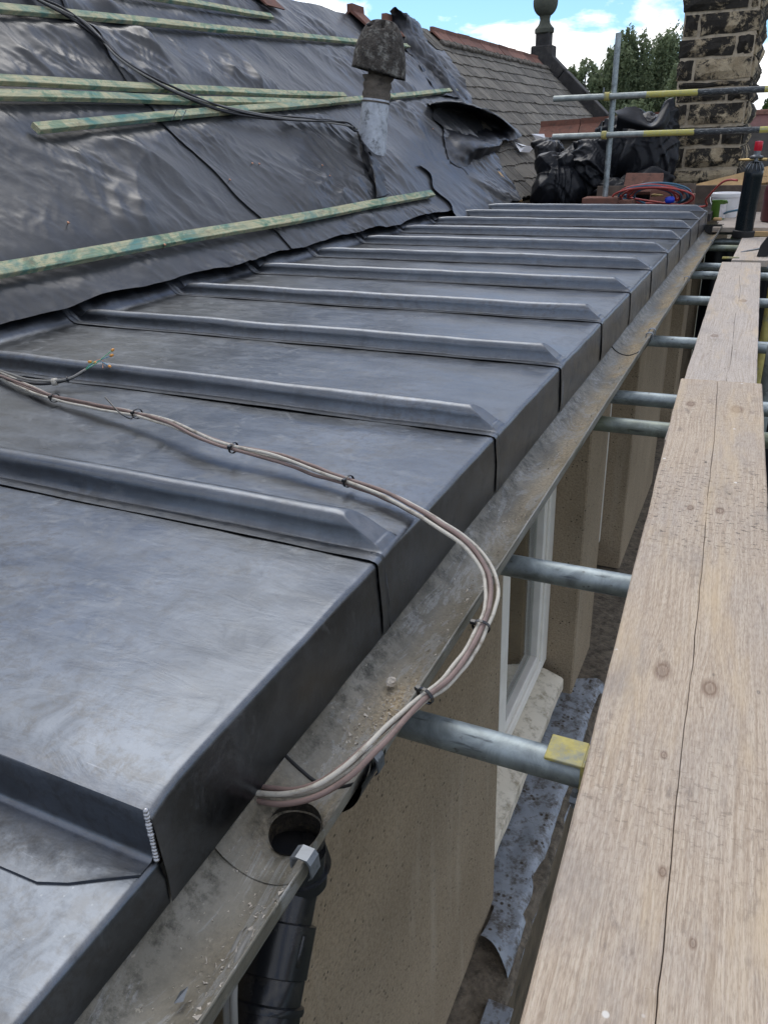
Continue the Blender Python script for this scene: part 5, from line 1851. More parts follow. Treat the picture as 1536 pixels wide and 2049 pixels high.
P = np.array([[(cx_ + 0.040 + dx, cy_ + 0.055 + 0.020 * math.cos(a), zt + 0.001 + 0.024 * math.sin(a) - 0.01) for dx in (0, 0.03)] for a in aa])
MB().grid(P).build('hook', 'yellow_paint', clip, smooth=True)

# far deck of boards laid across, on their own tubes
zd = -0.112
edges = [7.05, 7.275, 7.50, 7.73, 7.96, 8.19]
labs = ['nearest', 'second', 'third', 'fourth', 'fifth', 'farthest']
for k, y in enumerate(edges):
    m = MB()
    m.obox((0.20, y + 0.111, zd - 0.019), np.eye(3), (0.62 - 0.02 * (k % 2), 0.110, 0.019), 0.003)
    ob = m.build('deck_board', 'deck_wood', None, None)
    ob.data.transform(Matrix.Rotation(math.pi / 2, 4, 'Z') @ Matrix.Translation((-0.20, -y - 0.111, -zd)))
    ob.matrix_basis = Matrix.Translation((0.20, y + 0.111, zd)) @ Matrix.Rotation(-math.pi / 2 + 0.006 * (k - 2), 4, 'Z')
    tag(ob, f'{labs[k]} board of the far deck laid across beyond the gutter end', 'scaffold board', 'boards of the far deck')
for y, l_ in ((7.35, 'nearer'), (8.2, 'farther')):
    a = np.array([-0.45, y, zd - 0.038 - TR - 0.001])
    ob = tube_mesh(a, a + np.array([1.5, 0, 0])).build('scaffold_tube', 'galv_tube', None, a, smooth=True, angle=40)
    tag(ob, f'{l_} bearer tube hidden under the far deck boards', 'scaffold tube')
q = hit(1513, 476, 1, 7.0)
m = MB().obox((q[0], 7.02, -0.155), np.eye(3), (0.075, 0.018, 0.018), 0.002)
tag(m.build('timber_block', 'raw_plank', None, (q[0], 7.02, -0.17)), 'pale yellow edged timber offcut right of the gas cylinder foot', 'timber')
a, b_ = hit(1446, 516, 2, -0.17), hit(1476, 516, 2, -0.162)
tag(MB().obox((a + b_) / 2, np.eye(3), (np.linalg.norm(b_ - a) / 2, 0.012, 0.006), 0.002).build('yellow_stick', 'yellow_paint', None, a), 'short yellow stick lying across the board edge', 'stick')
# black tool with thin rod on the third board
t0 = hit(1524, 497, 2, z3 + 0.05)
tool = thing('hand_tool', 'black hand tool with a thin pointed rod, on the third board at the right edge', 'tool', (t0[0], t0[1], z3))
m = MB()
m.add([hit(1513, 512, 1, t0[1]), hit(1536, 512, 1, t0[1]), hit(1542, 470, 1, t0[1]), hit(1534, 474, 1, t0[1]), hit(1520, 492, 1, t0[1])], [(0, 1, 2, 3, 4)])
base_v = [np.array(v) for v in m.v]
m = MB()
m.add([v + [0, -0.03, 0] for v in base_v] + [v + [0, 0.03, 0] for v in base_v], [(0, 1, 2, 3, 4), (9, 8, 7, 6, 5)] + [(i, 5 + i, 5 + (i + 1) % 5, (i + 1) % 5) for i in range(5)])
m.build('handle', 'black_rubber', tool)
MB().sweep([hit(1481, 504, 2, z3 + 0.012), hit(1500, 501, 2, z3 + 0.02), hit(1522, 497, 2, z3 + 0.035)], [0.003, 0.006, 0.008], 8).build('rod', 'galv_clip', tool)

P = np.array([[(x, 7.20 + 0.03 * math.sin(x * 23) + 0.02 * math.sin(x * 51 + z), z) for z in np.linspace(-4.6, -0.21, 14)] for x in np.linspace(-0.46, 1.1, 60)])  # black sheet added so the space under the far deck goes dark
tag(MB().grid(P).build('shade_sheet', 'black_sheet', None, (0.3, 7.2, -4.6), smooth=True), 'added black sheet standing in for the shade below the front edge of the far deck', 'plastic sheet')

# ------------------------------------------------------------------ guard rails at the far end
YG = 7.7
up = tube_mesh((hit(1203, 470, 1, YG)[0], YG, -0.5), (hit(1237, 66, 1, YG)[0] + 0.0, YG, hit(1236, 66, 1, YG)[2])).build('scaffold_upright', 'galv_tube', None, (-1.4, YG, -0.5), smooth=True, angle=40)
tag(up, 'galvanised upright in front of the black bags carrying the two guard rails', 'scaffold tube')
for (pa, pb, lab) in (((1107, 198), (1536, 178), 'upper guard rail with yellow and black bands in front of the chimney'), ((1105, 274), (1536, 259), 'lower guard rail with yellow and black bands in front of the black bags')):
    a, b_ = hit(*pa, 1, YG - 0.05), hit(*pb, 1, YG - 0.05)
    d = (b_ - a) / np.linalg.norm(b_ - a)
    ob = tube_mesh((0, 0, 0), (2.6, 0, 0)).build('guard_rail', 'striped_rail', None, None, smooth=True, angle=40)
    zz_ = np.cross(d, [0, 1, 0])
    zz_ /= np.linalg.norm(zz_)
    ob.matrix_basis = basis_matrix(a, d, np.cross(zz_, d), zz_)
    tag(ob, lab, 'guard rail', 'guard rails at the far end')
    # coupler
    cpt = a + d * ((hit(1216, 190, 1, YG)[0] - a[0]) / d[0])
    co = thing('coupler', 'yellow coupler joining the ' + ('upper' if 'upper' in lab else 'lower') + ' guard rail to its upright', 'coupler', cpt)
    MB().lathe([(0.026, -0.022), (0.034, -0.020), (0.034, 0.020), (0.026, 0.022)], cpt, d, 18).build('band', 'yellow_paint', co, smooth=True, angle=40)
    MB().sweep([cpt + [-0.03, 0.0, 0.03], cpt + [-0.03, 0.0, 0.07]], 0.007, 8).build('bolt', 'galv_clip', co)
    MB().obox(cpt + np.array([0, 0.04, 0]), np.eye(3), (0.030, 0.022, 0.026), 0.006).build('body', 'yellow_paint', co)

# ------------------------------------------------------------------ flat area beyond the lead, low cross roof, chimney
fo = MB().box((-2.35, 7.38, -0.10), (-0.47, 10.9, -0.04)).build('flat_roof', 'felt_dark')
tag(fo, 'dark felted flat roof carrying the tiles and black bags beyond the lead', 'flat roof')
low = thing('low_roof', 'low cross roof with stone slates and a red ridge behind the black bags', 'roof', (-1.6, 11.0, 0.0))
zr = 0.60
MB().add([(-2.95, 11.0, zr - 0.05), (0.6, 11.0, zr - 0.05), (0.6, 10.2, -0.1), (-2.95, 10.2, -0.1)], [(0, 3, 2, 1)]).build('roof_boarding', 'felt_dark', low)
MB().add([(-2.95, 11.0, zr - 0.05), (0.6, 11.0, zr - 0.05), (0.6, 12.2, -0.5), (-2.95, 12.2, -0.5)], [(0, 1, 2, 3)]).build('rear_slope', 'felt_dark', low)
sl_d = np.array([0, 0.8, zr + 0.05])
sl_d /= np.linalg.norm(sl_d)
ax_l = np.array([1.0, 0, 0])
for r_ in range(4):
    x = -2.95 + random.uniform(0, 0.1)
    while x < -0.6:
        k = random.randrange(6)
        p = np.array([x + widths[k] / 2, 10.2, -0.1]) + sl_d * (0.02 + r_ * 0.21)
        ay = sl_d * math.cos(0.05) - np.cross(ax_l, sl_d) * math.sin(0.05)
        place('slate', smeshes[k], low, basis_matrix(p + np.cross(ax_l, sl_d) * 0.02, ax_l, ay, np.cross(ax_l, ay)))
        x += widths[k] + 0.004
rtl = [ridge_tile_mesh(0.50, 0.24, 40, 0.03, 0.02, 90 + i) for i in range(3)]
x = -2.62
while x < -0.6:
    place('ridge_tile', random.choice(rtl), low, MX((x, 11.0, zr + 0.13 + 0.03 * (x + 2.6)), random.uniform(-0.01, 0.01), -0.02))
    x += 0.512

CH0, CH1, CY0, CY1 = -1.045, -0.375, 9.0, 10.5
chim = thing('chimney', 'broad sandstone chimney stack of rock faced blocks blackened by soot', 'chimney', (-0.7, 9.6, -0.1))
MB().box((CH0 + 0.015, CY0 + 0.010, -0.5), (CH1 - 0.012, CY1, 2.6)).build('mortar_core', 'mortar', chim)


def rock_block(w, h, d, seed, nx=6, nz=4):
    """block: local X width, Y depth (front at y=0 facing -Y), Z height; pitched rocky face"""
    r = np.random.default_rng(seed)
    vs, fs = [], []
    for j in range(nz):
        for i in range(nx):
            fx, fz = i / (nx - 1), j / (nz - 1)
            e = min(fx, 1 - fx) * (nx - 1) >= 1 and min(fz, 1 - fz) * (nz - 1) >= 1
            bulge = -0.018 - abs(r.normal(0, 0.013)) if e else r.normal(0, 0.004)
            vs.append((-w / 2 + w * fx + (0 if i in (0, nx - 1) else r.normal(0, w * 0.02)) + r.normal(0, 0.004), bulge, -h / 2 + h * fz + r.normal(0, 0.004)))
    for j in range(nz - 1):
        for i in range(nx - 1):
            a = j * nx + i
            fs.append((a, a + 1, a + nx + 1, a + nx))
    ring = [i for i in range(nx)] + [j * nx + nx - 1 for j in range(1, nz)] + [(nz - 1) * nx + i for i in range(nx - 2, -1, -1)] + [j * nx for j in range(nz - 2, 0, -1)]
    o_ = len(vs)
    for q_ in ring:
        v = vs[q_]
        vs.append((v[0], d, v[2]))
    for k in range(len(ring)):
        a, b2 = ring[k], ring[(k + 1) % len(ring)]
        fs.append((a, o_ + k, o_ + (k + 1) % len(ring), b2))
    me = bpy.data.meshes.new('stone')
    me.from_pydata(vs, [], fs)
    me.materials.append(MAT['sooty_stone'])
    return me


def zpx(py):
    return hit(1420, py, 1, CY0)[2]


rows_px = [(-60, -25, [.3, .7]), (-22, 22, [.88, .12]), (26, 71, [.21, .79]), (75, 113, [.76, .24]), (117, 160, [.24, .76]), (163, 176, [1.0]), (179, 203, [.70, .30]), (206, 249, [.23, .77]), (253, 291, [.70, .30]), (295, 335, [.21, .79]), (339, 372, [1.0]), (376, 412, [.4, .6])]
sd = 200
W_ch = CH1 - CH0
for (pa, pb, fr) in rows_px:
    z1, z0_ = zpx(pa), zpx(pb)
    shift = 0.02 * math.sin(pa * 0.05)
    xx = CH0 + shift
    for f in fr:
        w = W_ch * f - 0.028
        me = rock_block(w, z1 - z0_ - 0.010, 0.12, sd)
        place('stone', me, chim, MX((xx + w / 2 + 0.014, CY0 + random.uniform(-0.006, 0.006), (z0_ + z1) / 2)))
        xx += W_ch * f
        sd += 1
    # right hand side
    yy_ = CY0 + 0.02
    ws = random.choice([[0.5, 0.5, 0.48], [0.7, 0.3, 0.46], [0.25, 0.75, 0.46]])
    for w in ws:
        me = rock_block(w - 0.018, z1 - z0_, 0.12, sd, 5, 4)
        place('stone', me, chim, Matrix.Translation((CH1 + 0.005, yy_ + w / 2, (z0_ + z1) / 2)) @ Matrix.Rotation(math.pi / 2, 4, 'Z'))
        yy_ += w
        sd += 1
for z1, z0_ in ((2.15, 1.98), (2.38, 2.18)):
    me = rock_block(W_ch * 0.98, z1 - z0_, 0.12, sd)
    place('stone', me, chim, MX((CH0 + W_ch / 2, CY0, (z0_ + z1) / 2)))
    sd += 1

# ------------------------------------------------------------------ black bags
def bag(label, ellipsoids, seed, crumple_amt=0.17, nu=150, nv=100, name='rubble_bag'):
    """one crumpled skin wrapped round several overlapping bulges"""
    E_ = np.array([e[:6] for e in ellipsoids], float)
    c0 = E_[:, :3].mean(0)
    th_ = np.linspace(0.02, math.pi - 0.02, nv)
    ph_ = np.linspace(0, 2 * math.pi, nu, endpoint=False)
    Th, Ph_ = np.meshgrid(th_, ph_, indexing='ij')
    D = np.stack([np.sin(Th) * np.cos(Ph_), np.sin(Th) * np.sin(Ph_), np.cos(Th)], -1)
    best = np.full(Th.shape, 0.08)
    for e in E_:
        A_ = D / e[3:6]
        B0 = (c0 - e[:3]) / e[3:6]
        qa, qb, qc = (A_ * A_).sum(-1), 2 * (A_ * B0).sum(-1), (B0 * B0).sum() - 1
        disc = qb * qb - 4 * qa * qc
        t_ = np.where(disc > 0, (-qb + np.sqrt(np.maximum(disc, 0))) / (2 * qa), 0)
        best = np.maximum(best, t_)
    P_ = c0 + D * best[..., None]
    x, y_, z = P_[..., 0], P_[..., 1], P_[..., 2]
    ang = np.arctan2(D[..., 1], D[..., 0])
    uu, vv = x * 1.0 + y_ * 0.55 + 0.06 * ang, z * 0.9 + 0.45 * y_ - 0.15 * x
    q1 = crumple(uu, vv, seed, 3, 1.6, 1.6, 0, 0.5)
    q2 = crumple(uu, vv, seed + 3, 3, 4.5, 1.6, 0, 0.5)
    q3 = crumple(uu, vv, seed + 7, 4, 11, 1.6, 0, 0.5)
    best = best * (1 + crumple_amt * 3.6 * (q1 - 0.3) + crumple_amt * 2.0 * (q2 - 0.3)) + 0.022 * (q3 - 0.3)
    P_ = c0 + D * np.maximum(best, 0.05)[..., None]
    P_[..., 2] = np.maximum(P_[..., 2], -0.035)
    ob = MB().grid(P_, closed=True).build(name, 'black_sheet', None, (c0[0], c0[1], -0.04), smooth=True)
    return tag(ob, label, 'bag', 'crumpled black plastic bags by the chimney')


X_ = lambda px, y=8.5: hit(px, 300, 1, y)[0]
Z_ = lambda py, y=8.5: hit(1220, py, 1, y)[2]
bag('front left black bag, squat and crumpled, against the slates', [(X_(1128), 8.32, 0.10, 0.26, 0.24, 0.25), (X_(1108), 8.40, 0.33, 0.16, 0.18, 0.16), (X_(1140), 8.36, 0.38, 0.10, 0.12, 0.12)], 5)
bag('black bag with a pointed ear at the left end of the heap', [(X_(1092), 8.72, 0.42, 0.15, 0.17, 0.19), (X_(1072), 8.78, 0.54, 0.12, 0.12, 0.10), (X_(1160), 8.7, 0.24, 0.2, 0.2, 0.34)], 15)
bag('round middle black bag behind the upright', [(X_(1182), 8.55, 0.24, 0.30, 0.28, 0.36), (X_(1218), 8.6, 0.44, 0.24, 0.22, 0.30)], 25, 0.15)
bag('tallest black bag with a peaked corner against the chimney', [(X_(1285), 8.55, 0.32, 0.34, 0.26, 0.46), (X_(1328), 8.58, 0.66, 0.09, 0.12, 0.24), (X_(1252), 8.62, 0.62, 0.22, 0.18, 0.20), (X_(1335), 8.56, 0.74, 0.04, 0.06, 0.15)], 36, 0.14)
bag('low black bag at the chimney foot behind the red tiles', [(X_(1312), 8.25, 0.10, 0.28, 0.18, 0.20), (X_(1240), 8.25, 0.08, 0.24, 0.15, 0.17)], 47)
# loose folded lip over the tall bag
lip = np.array([[hit(px, py, 1, yy) for (px, py, yy) in row] for row in (
    [(1228, 222, 8.35), (1258, 214, 8.45), (1276, 216, 8.5), (1300, 246, 8.38), (1318, 226, 8.4), (1336, 203, 8.45)],
    [(1234, 232, 8.28), (1260, 240, 8.30), (1280, 246, 8.30), (1302, 254, 8.26), (1322, 244, 8.30), (1338, 214, 8.42)],
    [(1232, 256, 8.34), (1262, 258, 8.36), (1284, 262, 8.36), (1302, 268, 8.34), (1326, 262, 8.36), (1340, 240, 8.44)])])
R2 = np.array([smooth_path(r, 8) for r in lip])
Q2 = np.array([smooth_path(R2[:, j], 6) for j in range(R2.shape[1])])
ob = MB().grid(Q2).build('bag_flap', 'black_sheet', None, Q2.reshape(-1, 3).mean(0), smooth=True)
tag(ob, 'folded grey lip of plastic draped over the top of the tallest black bag', 'plastic sheet')

# ------------------------------------------------------------------ stacked tiles, planks, hoses
def slab(name, lab, p, h, mat, yaw=0.0, pit=0.0, rol=0.0, cat='tile', grp=None):
    m = MB().obox((0, 0, 0), np.eye(3), h, 0.004)
    ob = m.build(name, mat)
    ob.matrix_basis = MX(p, yaw, pit, rol)
    return tag(ob, lab, cat, grp)


TG = 'loose red tiles stacked beyond the lead'
slab('clay_tile', 'dark red tile lying flat at the left end of the tile stack', (X_(1211, 7.65), 7.65, 0.045), (0.155, 0.12, 0.035), 'clay_tile', 0.02, 0, 0, grp=TG)
slab('clay_tile', 'lowest red tile under the left end of the tile stack', (X_(1216, 7.62), 7.66, -0.005), (0.165, 0.13, 0.014), 'clay_tile', -0.01, grp=TG)
slab('clay_tile', 'dull brown tile leaning behind the left end of the tile stack', (X_(1228, 7.85), 7.85, 0.085), (0.125, 0.015, 0.075), 'old_plank', 0.03, 0, -0.3, grp=TG)
slab('clay_tile', 'upright red tile behind the coiled hoses', (X_(1292, 7.95), 7.95, 0.175), (0.165, 0.012, 0.085), 'clay_tile', -0.05, 0.02, -0.42, grp=TG)
slab('clay_tile', 'second upright red tile, just behind the one over the hoses', (X_(1296, 8.0), 8.03, 0.15), (0.15, 0.012, 0.085), 'clay_tile', 0.04, 0.0, -0.4, grp=TG)
slab('clay_tile', 'red tile under a dark one to the right of the coiled hoses', (X_(1352, 7.9), 7.88, 0.045), (0.18, 0.012, 0.075), 'clay_tile', 0.0, 0.0, -0.35, grp=TG)
slab('clay_tile', 'dark edged tile on top to the right of the coiled hoses', (X_(1355, 7.95), 7.97, 0.11), (0.185, 0.012, 0.055), 'old_plank', 0.0, 0.02, -0.3, grp=TG)
slab('clay_tile', 'narrow red tile end at the right of the tile stack', (X_(1396, 7.8), 7.80, 0.03), (0.022, 0.05, 0.06), 'clay_tile', 0.1, grp=TG)
slab('clay_tile', 'small dark tile under the left side of the coiled hoses', (X_(1256, 7.7), 7.70, 0.02), (0.09, 0.09, 0.035), 'clay_tile', -0.1, grp=TG)

pa, pb = hit(1440, 402, 1, 8.45), hit(1440, 402, 1, 8.45)
slab('toe_board', 'dark brown board on edge behind the white bucket', (hit(1455, 400, 1, 8.45)[0] + 0.10, 8.45, 0.0), (0.42, 0.019, 0.115), 'old_plank', 0.0, 0.01, 0, 'board')


def leaning_plank(pa, pb, w, lab, y0, y1, th_=0.016):
    a, b_ = hit(*pa, 1, y0), hit(*pb, 1, y1)
    d = b_ - a
    L = np.linalg.norm(d)
    d /= L
    n_ = np.array([0, -0.75, 0.66])
    n_ -= d * (n_ @ d)
    n_ /= np.linalg.norm(n_)
    m = MB().obox((a + b_) / 2, np.array([d, np.cross(n_, d), n_]), (L / 2, w / 2, th_), 0.003)
    return tag(m.build('plank', 'raw_plank', None, a), lab, 'plank')


leaning_plank((1372, 384), (1560, 338), 0.105, 'upper new orange plank sloping up to the right behind the gas cylinder', 8.62, 8.55)
leaning_plank((1385, 384), (1560, 356), 0.075, 'lower new orange plank just under the other one', 8.56, 8.50)

# hoses: red and blue loops lying against the tiles
hc = np.array([X_(1318, 7.72), 7.70, 0.03])
for j, (mat_, lab, seed_) in enumerate((('red_hose', 'coiled red gas hose on the tiles beyond the lead', 3), ('blue_hose', 'coiled blue gas hose mixed with the red one beyond the lead', 8))):
    r2 = np.random.default_rng(seed_)
    pts = []
    for k in range(5):
        rxx, rzz = 0.30 - 0.03 * k + r2.normal(0, 0.02), 0.155 - 0.014 * k + r2.normal(0, 0.012)
        c_ = hc + [r2.normal(0, 0.03) - 0.02 + 0.03 * j, r2.normal(0, 0.02) + 0.015 * k - 0.04, r2.normal(0, 0.008) + 0.012 * j]
        for a in np.linspace(0, 2 * math.pi, 18, endpoint=False):
            pts.append(c_ + [rxx * math.cos(a + 3.6), -0.16 * math.sin(a + 3.6), max(-0.045, rzz * (0.35 + math.sin(a + 3.6) * 0.75))])
    if j == 0:
        pts += [hit(1400, 414, 1, 7.6), hit(1412, 398, 1, 7.4), hit(1440, 368, 1, 7.1), hit(1458, 360, 1, 6.98), hit(1474, 361, 1, 6.92)]
    else:
        pts += [hit(1400, 420, 1, 7.75) + [0, 0, -0.0], hit(1440, 428, 1, 7.7), hit(1456, 424, 1, 7.6), hit(1476, 420, 1, 7.5)]
    ob = MB().sweep(smooth_path(pts, 4), 0.0085, 8).build('gas_hose', mat_, None, hc, smooth=True)
    tag(ob, lab, 'hose', 'gas hoses coiled on the tiles')
q = hit(1339, 400, 1, 7.55)
tag(MB().lathe([(0.012, -0.04), (0.026, -0.03), (0.030, 0), (0.026, 0.03), (0.012, 0.04)], q, (1, 0.2, 0.1), 14).build('blue_knob', 'blue_plastic', None, q, smooth=True), 'bright blue torch knob lying in the hose coil', 'torch')
q = hit(1302, 391, 1, 7.55)
tag(MB().sweep([q, q + [0.07, 0, 0.004], q + [0.10, 0, 0.0]], [0.010, 0.012, 0.006], 10).build('brass_nozzle', 'brass', None, q, smooth=True), 'brass torch nozzle lying inside the hose coil', 'torch')

# ------------------------------------------------------------------ bucket, tin, cylinders
bp_ = hit(1447, 434, 2, zd)
bk = thing('bucket', 'white plastic bucket with lid and wire handle on the far deck', 'bucket', bp_)
MB().lathe([(0.098, 0), (0.118, 0.165), (0.118, 0.17)], bp_, (0, 0, 1), 32).build('body', 'white_plastic', bk, smooth=True, angle=40)
MB().lathe([(0.118, 0.165), (0.127, 0.167), (0.128, 0.195), (0.120, 0.20), (0.112, 0.195), (0.02, 0.193), (0.0005, 0.193)], bp_, (0, 0, 1), 32).build('lid', 'white_plastic', bk, smooth=True, angle=40)
hp = [bp_ + [0.128 * math.cos(a), -0.03 - 0.10 * math.sin(a) * 0.9, 0.165 - 0.10 * math.sin(a)] for a in np.linspace(0, math.pi, 16)]
MB().sweep(hp, 0.0045, 8).build('handle', 'white_plastic', bk, smooth=True)
tp = hit(1437, 434, 2, zd) + np.array([0.0, -0.22, 0])
tn = thing('sealant_tin', 'small green tin with a pale label in front of the white bucket', 'tin', tp)
MB().lathe([(0.058, 0), (0.058, 0.145), (0.060, 0.148), (0.060, 0.154), (0.052, 0.152), (0.052, 0.145)], tp, (0, 0, 1), 24).build('body', 'tin_green', tn, smooth=True, angle=40)
P = np.array([[tp + [0.0588 * math.cos(a), 0.0588 * math.sin(a), h] for h in (0.012, 0.125)] for a in np.radians(np.linspace(-75, 15, 10))])
MB().grid(P).build('paper_label', 'tin_label', tn, smooth=True)
MB().sweep([tp + [0.03, -0.03, 0.15], tp + [0.06, -0.05, 0.152], tp + [0.065, -0.03, 0.135]], 0.008, 8).build('brush_rest', 'tin_green', tn)
q = tp + np.array([0.01, -0.10, 0.012])
tag(MB().obox(q, np.eye(3), (0.035, 0.02, 0.012), 0.006).build('wood_scrap', 'raw_plank', None, q), 'pale scrap of wood at the foot of the green tin', 'scrap')

cyp = np.array([hit(1484, 477, 1, 6.92)[0], 6.92, z2 - 0.008])
gc = thing('gas_cylinder', 'tall black gas cylinder with a red topped valve on the scaffold', 'gas cylinder', cyp)
MB().lathe([(0.078, 0), (0.080, 0.004), (0.080, 0.052), (0.076, 0.055), (0.068, 0.058)], cyp, (0.06, 0, 1), 32).build('foot_ring', 'black_rubber', gc, smooth=True, angle=40)
axc = np.array([0.025, 0, 1.0])
axc /= np.linalg.norm(axc)
MB().lathe([(0.064, 0.04), (0.066, 0.06), (0.066, 0.43), (0.0665, 0.432), (0.0665, 0.465), (0.066, 0.467), (0.063, 0.485), (0.056, 0.505), (0.042, 0.525), (0.028, 0.535), (0.02, 0.54)], cyp, axc, 36).build('body', 'cylinder_black', gc, smooth=True, angle=40)
gg = MB()
for k in range(14):
    a = 2 * math.pi * k / 14
    gg.sweep([cyp + axc * h + np.array([r_ * math.cos(a), r_ * math.sin(a), 0]) for r_, h in ((0.067, 0.478), (0.060, 0.503), (0.046, 0.525), (0.032, 0.538))], 0.0028, 5)
gg.build('shoulder_ribs', 'galv_clip', gc, smooth=True)
MB().lathe([(0.018, 0.535), (0.018, 0.565), (0.046, 0.567), (0.048, 0.575), (0.03, 0.58), (0.024, 0.585), (0.024, 0.615)], cyp, axc, 24).build('valve', 'galv_clip', gc, smooth=True, angle=35)
MB().lathe([(0.026, 0.612), (0.028, 0.615), (0.028, 0.668), (0.026, 0.676), (0.0005, 0.678)], cyp, axc, 24).build('red_cap', 'red_cap', gc, smooth=True, angle=40)
MB().sweep([cyp + axc * 0.553 + [-0.12, 0, 0.0], cyp + axc * 0.553 + [0.02, 0, 0]], [0.007, 0.011], 10).build('outlet_pipe', 'brass', gc, smooth=True)
MB().sweep([cyp + axc * 0.553 + [0.02, 0, 0.0], cyp + axc * 0.553 + [0.075, 0, 0]], [0.011, 0.010], 10).build('outlet_pipe', 'brass', gc, smooth=True)
# maroon cylinder half out of frame behind
mp_ = np.array([hit(1536, 446, 2, zd)[0] + 0.08, hit(1536, 446, 2, zd)[1] + 0.12, zd])
mc = thing('propane_cylinder', 'maroon propane cylinder at the right edge behind the black one', 'gas cylinder', mp_)
MB().lathe([(0.13, 0), (0.145, 0.01), (0.148, 0.03), (0.148, 0.16), (0.1495, 0.163), (0.1495, 0.172), (0.148, 0.175), (0.148, 0.235), (0.14, 0.27), (0.12, 0.30), (0.08, 0.325), (0.04, 0.333), (0.04, 0.35)], mp_, (0, 0, 1), 40).build('body', 'cylinder_maroon', mc, smooth=True, angle=40)
P = np.array([[mp_ + [(0.1485 - 0.02 * f) * math.cos(a), (0.1485 - 0.02 * f) * math.sin(a), 0.255 + 0.022 * f] for f in (0, 1)] for a in np.radians(np.linspace(-125, -98, 6))])
MB().grid(P).build('white_label', 'tin_label', mc)
MB().lathe([(0.02, 0.34), (0.02, 0.41), (0.03, 0.412), (0.03, 0.43)], mp_, (0, 0, 1), 16).build('valve', 'brass', mc, smooth=True, angle=40)
rgp = mp_ + np.array([-0.045, -0.06, 0.34])
rg = MB().sweep([rgp + [-0.02, 0, 0.01], rgp + [0.0, 0, 0.05], rgp + [0.01, 0, 0.12], rgp + [0.035, 0, 0.16], rgp + [0.07, 0, 0.16]], [0.02, 0.018, 0.013, 0.014, 0.014], 10)
rg.build('regulator', 'black_rubber', mc, smooth=True)

# ================================================================== far background
def leafy(rngs, strands, leaves, droop, size, spread):
    """strands: (start points); leaves hang along each; returns quads"""
    n = len(strands)
    t_ = rngs.uniform(0, 1, (n, leaves))
    Ls = rngs.uniform(droop[0], droop[1], (n, 1))
    P_ = strands[:, None, :] + np.stack([rngs.normal(0, spread, (n, leaves)) + (rngs.normal(0, 0.10, (n, 1)) * t_), rngs.normal(0, spread, (n, leaves)) + (rngs.normal(0, 0.10, (n, 1)) * t_), -Ls * t_], -1)
    P_ = P_.reshape(-1, 3)
    k = len(P_)
    a = rngs.normal(0, 1, (k, 3))
    a[:, 2] -= 0.8
    a /= np.linalg.norm(a, axis=1)[:, None]
    b2 = np.cross(a, rngs.normal(0, 1, (k, 3)))
    b2 /= np.linalg.norm(b2, axis=1)[:, None]
    sz = rngs.uniform(size[0], size[1], (k, 1))
    V = np.stack([P_ - a * sz, P_ + b2 * sz * 0.45, P_ + a * sz, P_ - b2 * sz * 0.45], 1).reshape(-1, 3)
    return V, k


def tree(name, label, basep, height, crown_c, crown_r, nstr, nleaf, mat, droop=(0.3, 1.2), size=(0.05, 0.09), seed=0, blobs=9, grp='trees beyond the roofs'):
    r2 = np.random.default_rng(seed)
    basep = np.array(basep, float)
    t_ = thing(name, label, 'tree', basep, grp)
    crown_c, crown_r = np.array(crown_c, float), np.array(crown_r, float)
    tr = MB()
    topp = crown_c + [0, 0, crown_r[2] * 0.7]
    pth = smooth_path([basep, basep + (topp - basep) * 0.35 + r2.normal(0, 0.15, 3), basep + (topp - basep) * 0.7 + r2.normal(0, 0.15, 3), topp], 5)
    tr.sweep(pth, np.linspace(0.16, 0.025, len(pth)), 8)
    bl = []
    for k in range(blobs):
        d_ = r2.normal(0, 1, 3)
        d_ /= np.linalg.norm(d_)
        c2 = crown_c + d_ * crown_r * r2.uniform(0.35, 0.8)
        bl.append((c2, crown_r * r2.uniform(0.22, 0.40)))
        s_ = pth[int(len(pth) * r2.uniform(0.35, 0.85))]
        tr.sweep(smooth_path([s_, (s_ + c2) / 2 + [0, 0, 0.2], c2], 4), np.linspace(0.055, 0.012, 9), 5)
    bl.append((crown_c + [0, 0, crown_r[2] * 0.62], crown_r * 0.36))
    tr.build('trunk', 'bark', t_, smooth=True)
    S = []
    per = nstr // len(bl)
    for c2, r3 in bl:
        d_ = r2.normal(0, 1, (per, 3))
        d_ /= np.linalg.norm(d_, axis=1)[:, None]
        S.append(c2 + d_ * r3 * r2.uniform(0.3, 1.0, (per, 1)) ** 0.5)
    S = np.concatenate(S)
    V, k = leafy(r2, S, nleaf, droop, size, 0.035)
    m = MB()
    m.v = V.tolist()
    m.f = (np.arange(k)[:, None] * 4 + np.arange(4)).tolist()
    m.build('crown', mat, t_)
    return t_


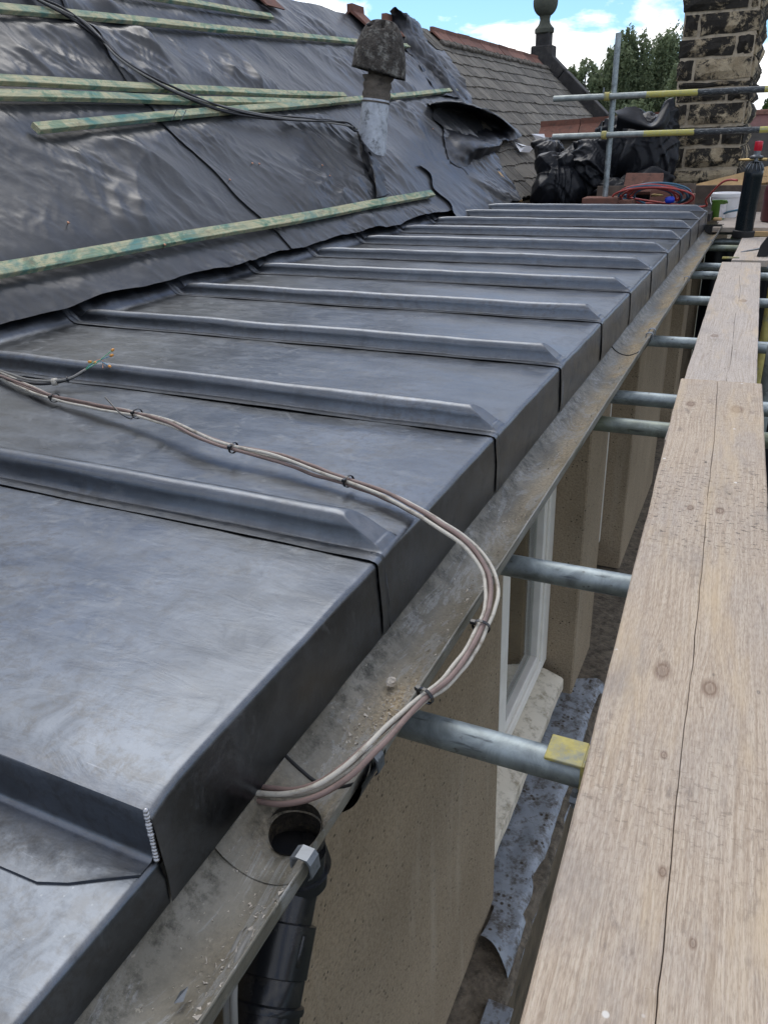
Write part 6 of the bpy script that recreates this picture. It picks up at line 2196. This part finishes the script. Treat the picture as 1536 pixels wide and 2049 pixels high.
YT = 32.0
tc_ = lambda px, py, y=YT: hit(px, py, 1, y)
c = tc_(1168, 205); tree('birch_tree', 'lower rounded birch to the left of the scaffold upright', (c[0], YT, -4.6), 7, (c[0], YT, 1.0), (1.4, 0.9, 2.1), 1700, 20, 'birch_leaf', (0.15, 0.5), seed=1, blobs=14)
c = tc_(1235, 150); tree('birch_tree', 'tall weeping birch directly behind the scaffold upright', (c[0], YT + 1, -4.6), 8, (c[0], YT + 1, 1.25), (1.4, 0.8, 3.0), 2000, 24, 'birch_leaf', (0.4, 1.3), seed=2, blobs=16)
c = tc_(1322, 150); tree('birch_tree', 'tall weeping birch beside the chimney', (c[0], YT + 2, -4.6), 8, (c[0], YT + 2, 1.25), (1.7, 0.8, 3.0), 2100, 24, 'birch_leaf', (0.5, 1.5), seed=3, blobs=16)
c = tc_(1285, 220); tree('birch_tree', 'lower bushy tree between the two weeping birches', (c[0], YT - 1, -4.6), 6, (c[0], YT - 1, 0.0), (1.6, 0.8, 1.7), 1600, 22, 'birch_leaf', (0.3, 0.8), seed=4, blobs=12)
c = tc_(1372, 180); tree('birch_tree', 'bushy tree mostly hidden behind the chimney', (c[0], YT, -4.6), 7, (c[0], YT, 0.9), (0.9, 0.8, 2.2), 700, 22, 'birch_leaf', (0.4, 1.2), seed=5)
c = tc_(1535, 212, 36); tree('garden_tree', 'low green tree at the right edge above the far red roof', (c[0] + 0.4, 36, -4.6), 6, (c[0] + 0.5, 36, 0.7), (1.2, 0.8, 1.3), 420, 26, 'bush_leaf', (0.1, 0.35), seed=6)
c = tc_(1524, 312, 18); tree('garden_tree', 'yellowish green bush between the chimney and the gas cylinder', (c[0], 18, -4.6), 5, (c[0], 18, -0.6), (0.65, 0.6, 1.1), 420, 26, 'bush_leaf', (0.15, 0.5), (0.03, 0.055), seed=7)

hq = hit(1520, 225, 1, 26)
fh = thing('far_house', 'far house with a dark red roof between the chimney and the right edge', 'house', (hq[0] + 1.5, 27, -4.6))
rxh = hq[0] - 0.45
zt_ = hq[2]
MB().add([(rxh, 26, zt_ - 0.85), (rxh + 5, 26, zt_ - 0.85), (rxh + 5, 28, zt_), (rxh, 28, zt_), (rxh, 30, zt_ - 0.9), (rxh + 5, 30, zt_ - 0.9)], [(0, 1, 2, 3), (3, 2, 5, 4)]).build('roof', 'far_roof', fh)
MB().add([(rxh + 0.1, 26.2, -4.6), (rxh + 4.9, 26.2, -4.6), (rxh + 4.9, 26.2, zt_ - 0.85), (rxh + 0.1, 26.2, zt_ - 0.85), (rxh + 0.1, 29.8, -4.6), (rxh + 0.1, 29.8, zt_ - 0.85), (rxh + 0.1, 28, zt_ - 0.04)], [(0, 1, 2, 3), (4, 0, 3, 6, 5)]).build('wall', 'far_brick', fh)
MB().box((rxh + 0.8, 26.15, zt_ - 2.2), (rxh + 1.8, 26.21, zt_ - 1.1)).build('window', 'white_paint', fh)
MB().obox((rxh + 2.5, 28, zt_ + 0.03), np.eye(3), (2.5, 0.1, 0.07), 0.02).build('ridge', 'clay_tile', fh)
# distant hedge line closing the horizon
hm = np.random.default_rng(5)
S = np.stack([hm.uniform(-40, 30, 5200), hm.uniform(46, 52, 5200), -4.6 + 4.3 * hm.uniform(0, 1, 5200) ** 0.6], -1)
V, k = leafy(hm, S, 9, (0.1, 0.5), (0.10, 0.2), 0.16)
m = MB()
m.v = V.tolist()
m.f = (np.arange(k)[:, None] * 4 + np.arange(4)).tolist()
o = m.build('distant_foliage', 'bush_leaf')
struct(o, 'stuff')
o['label'] = 'distant line of trees beyond the roofs'
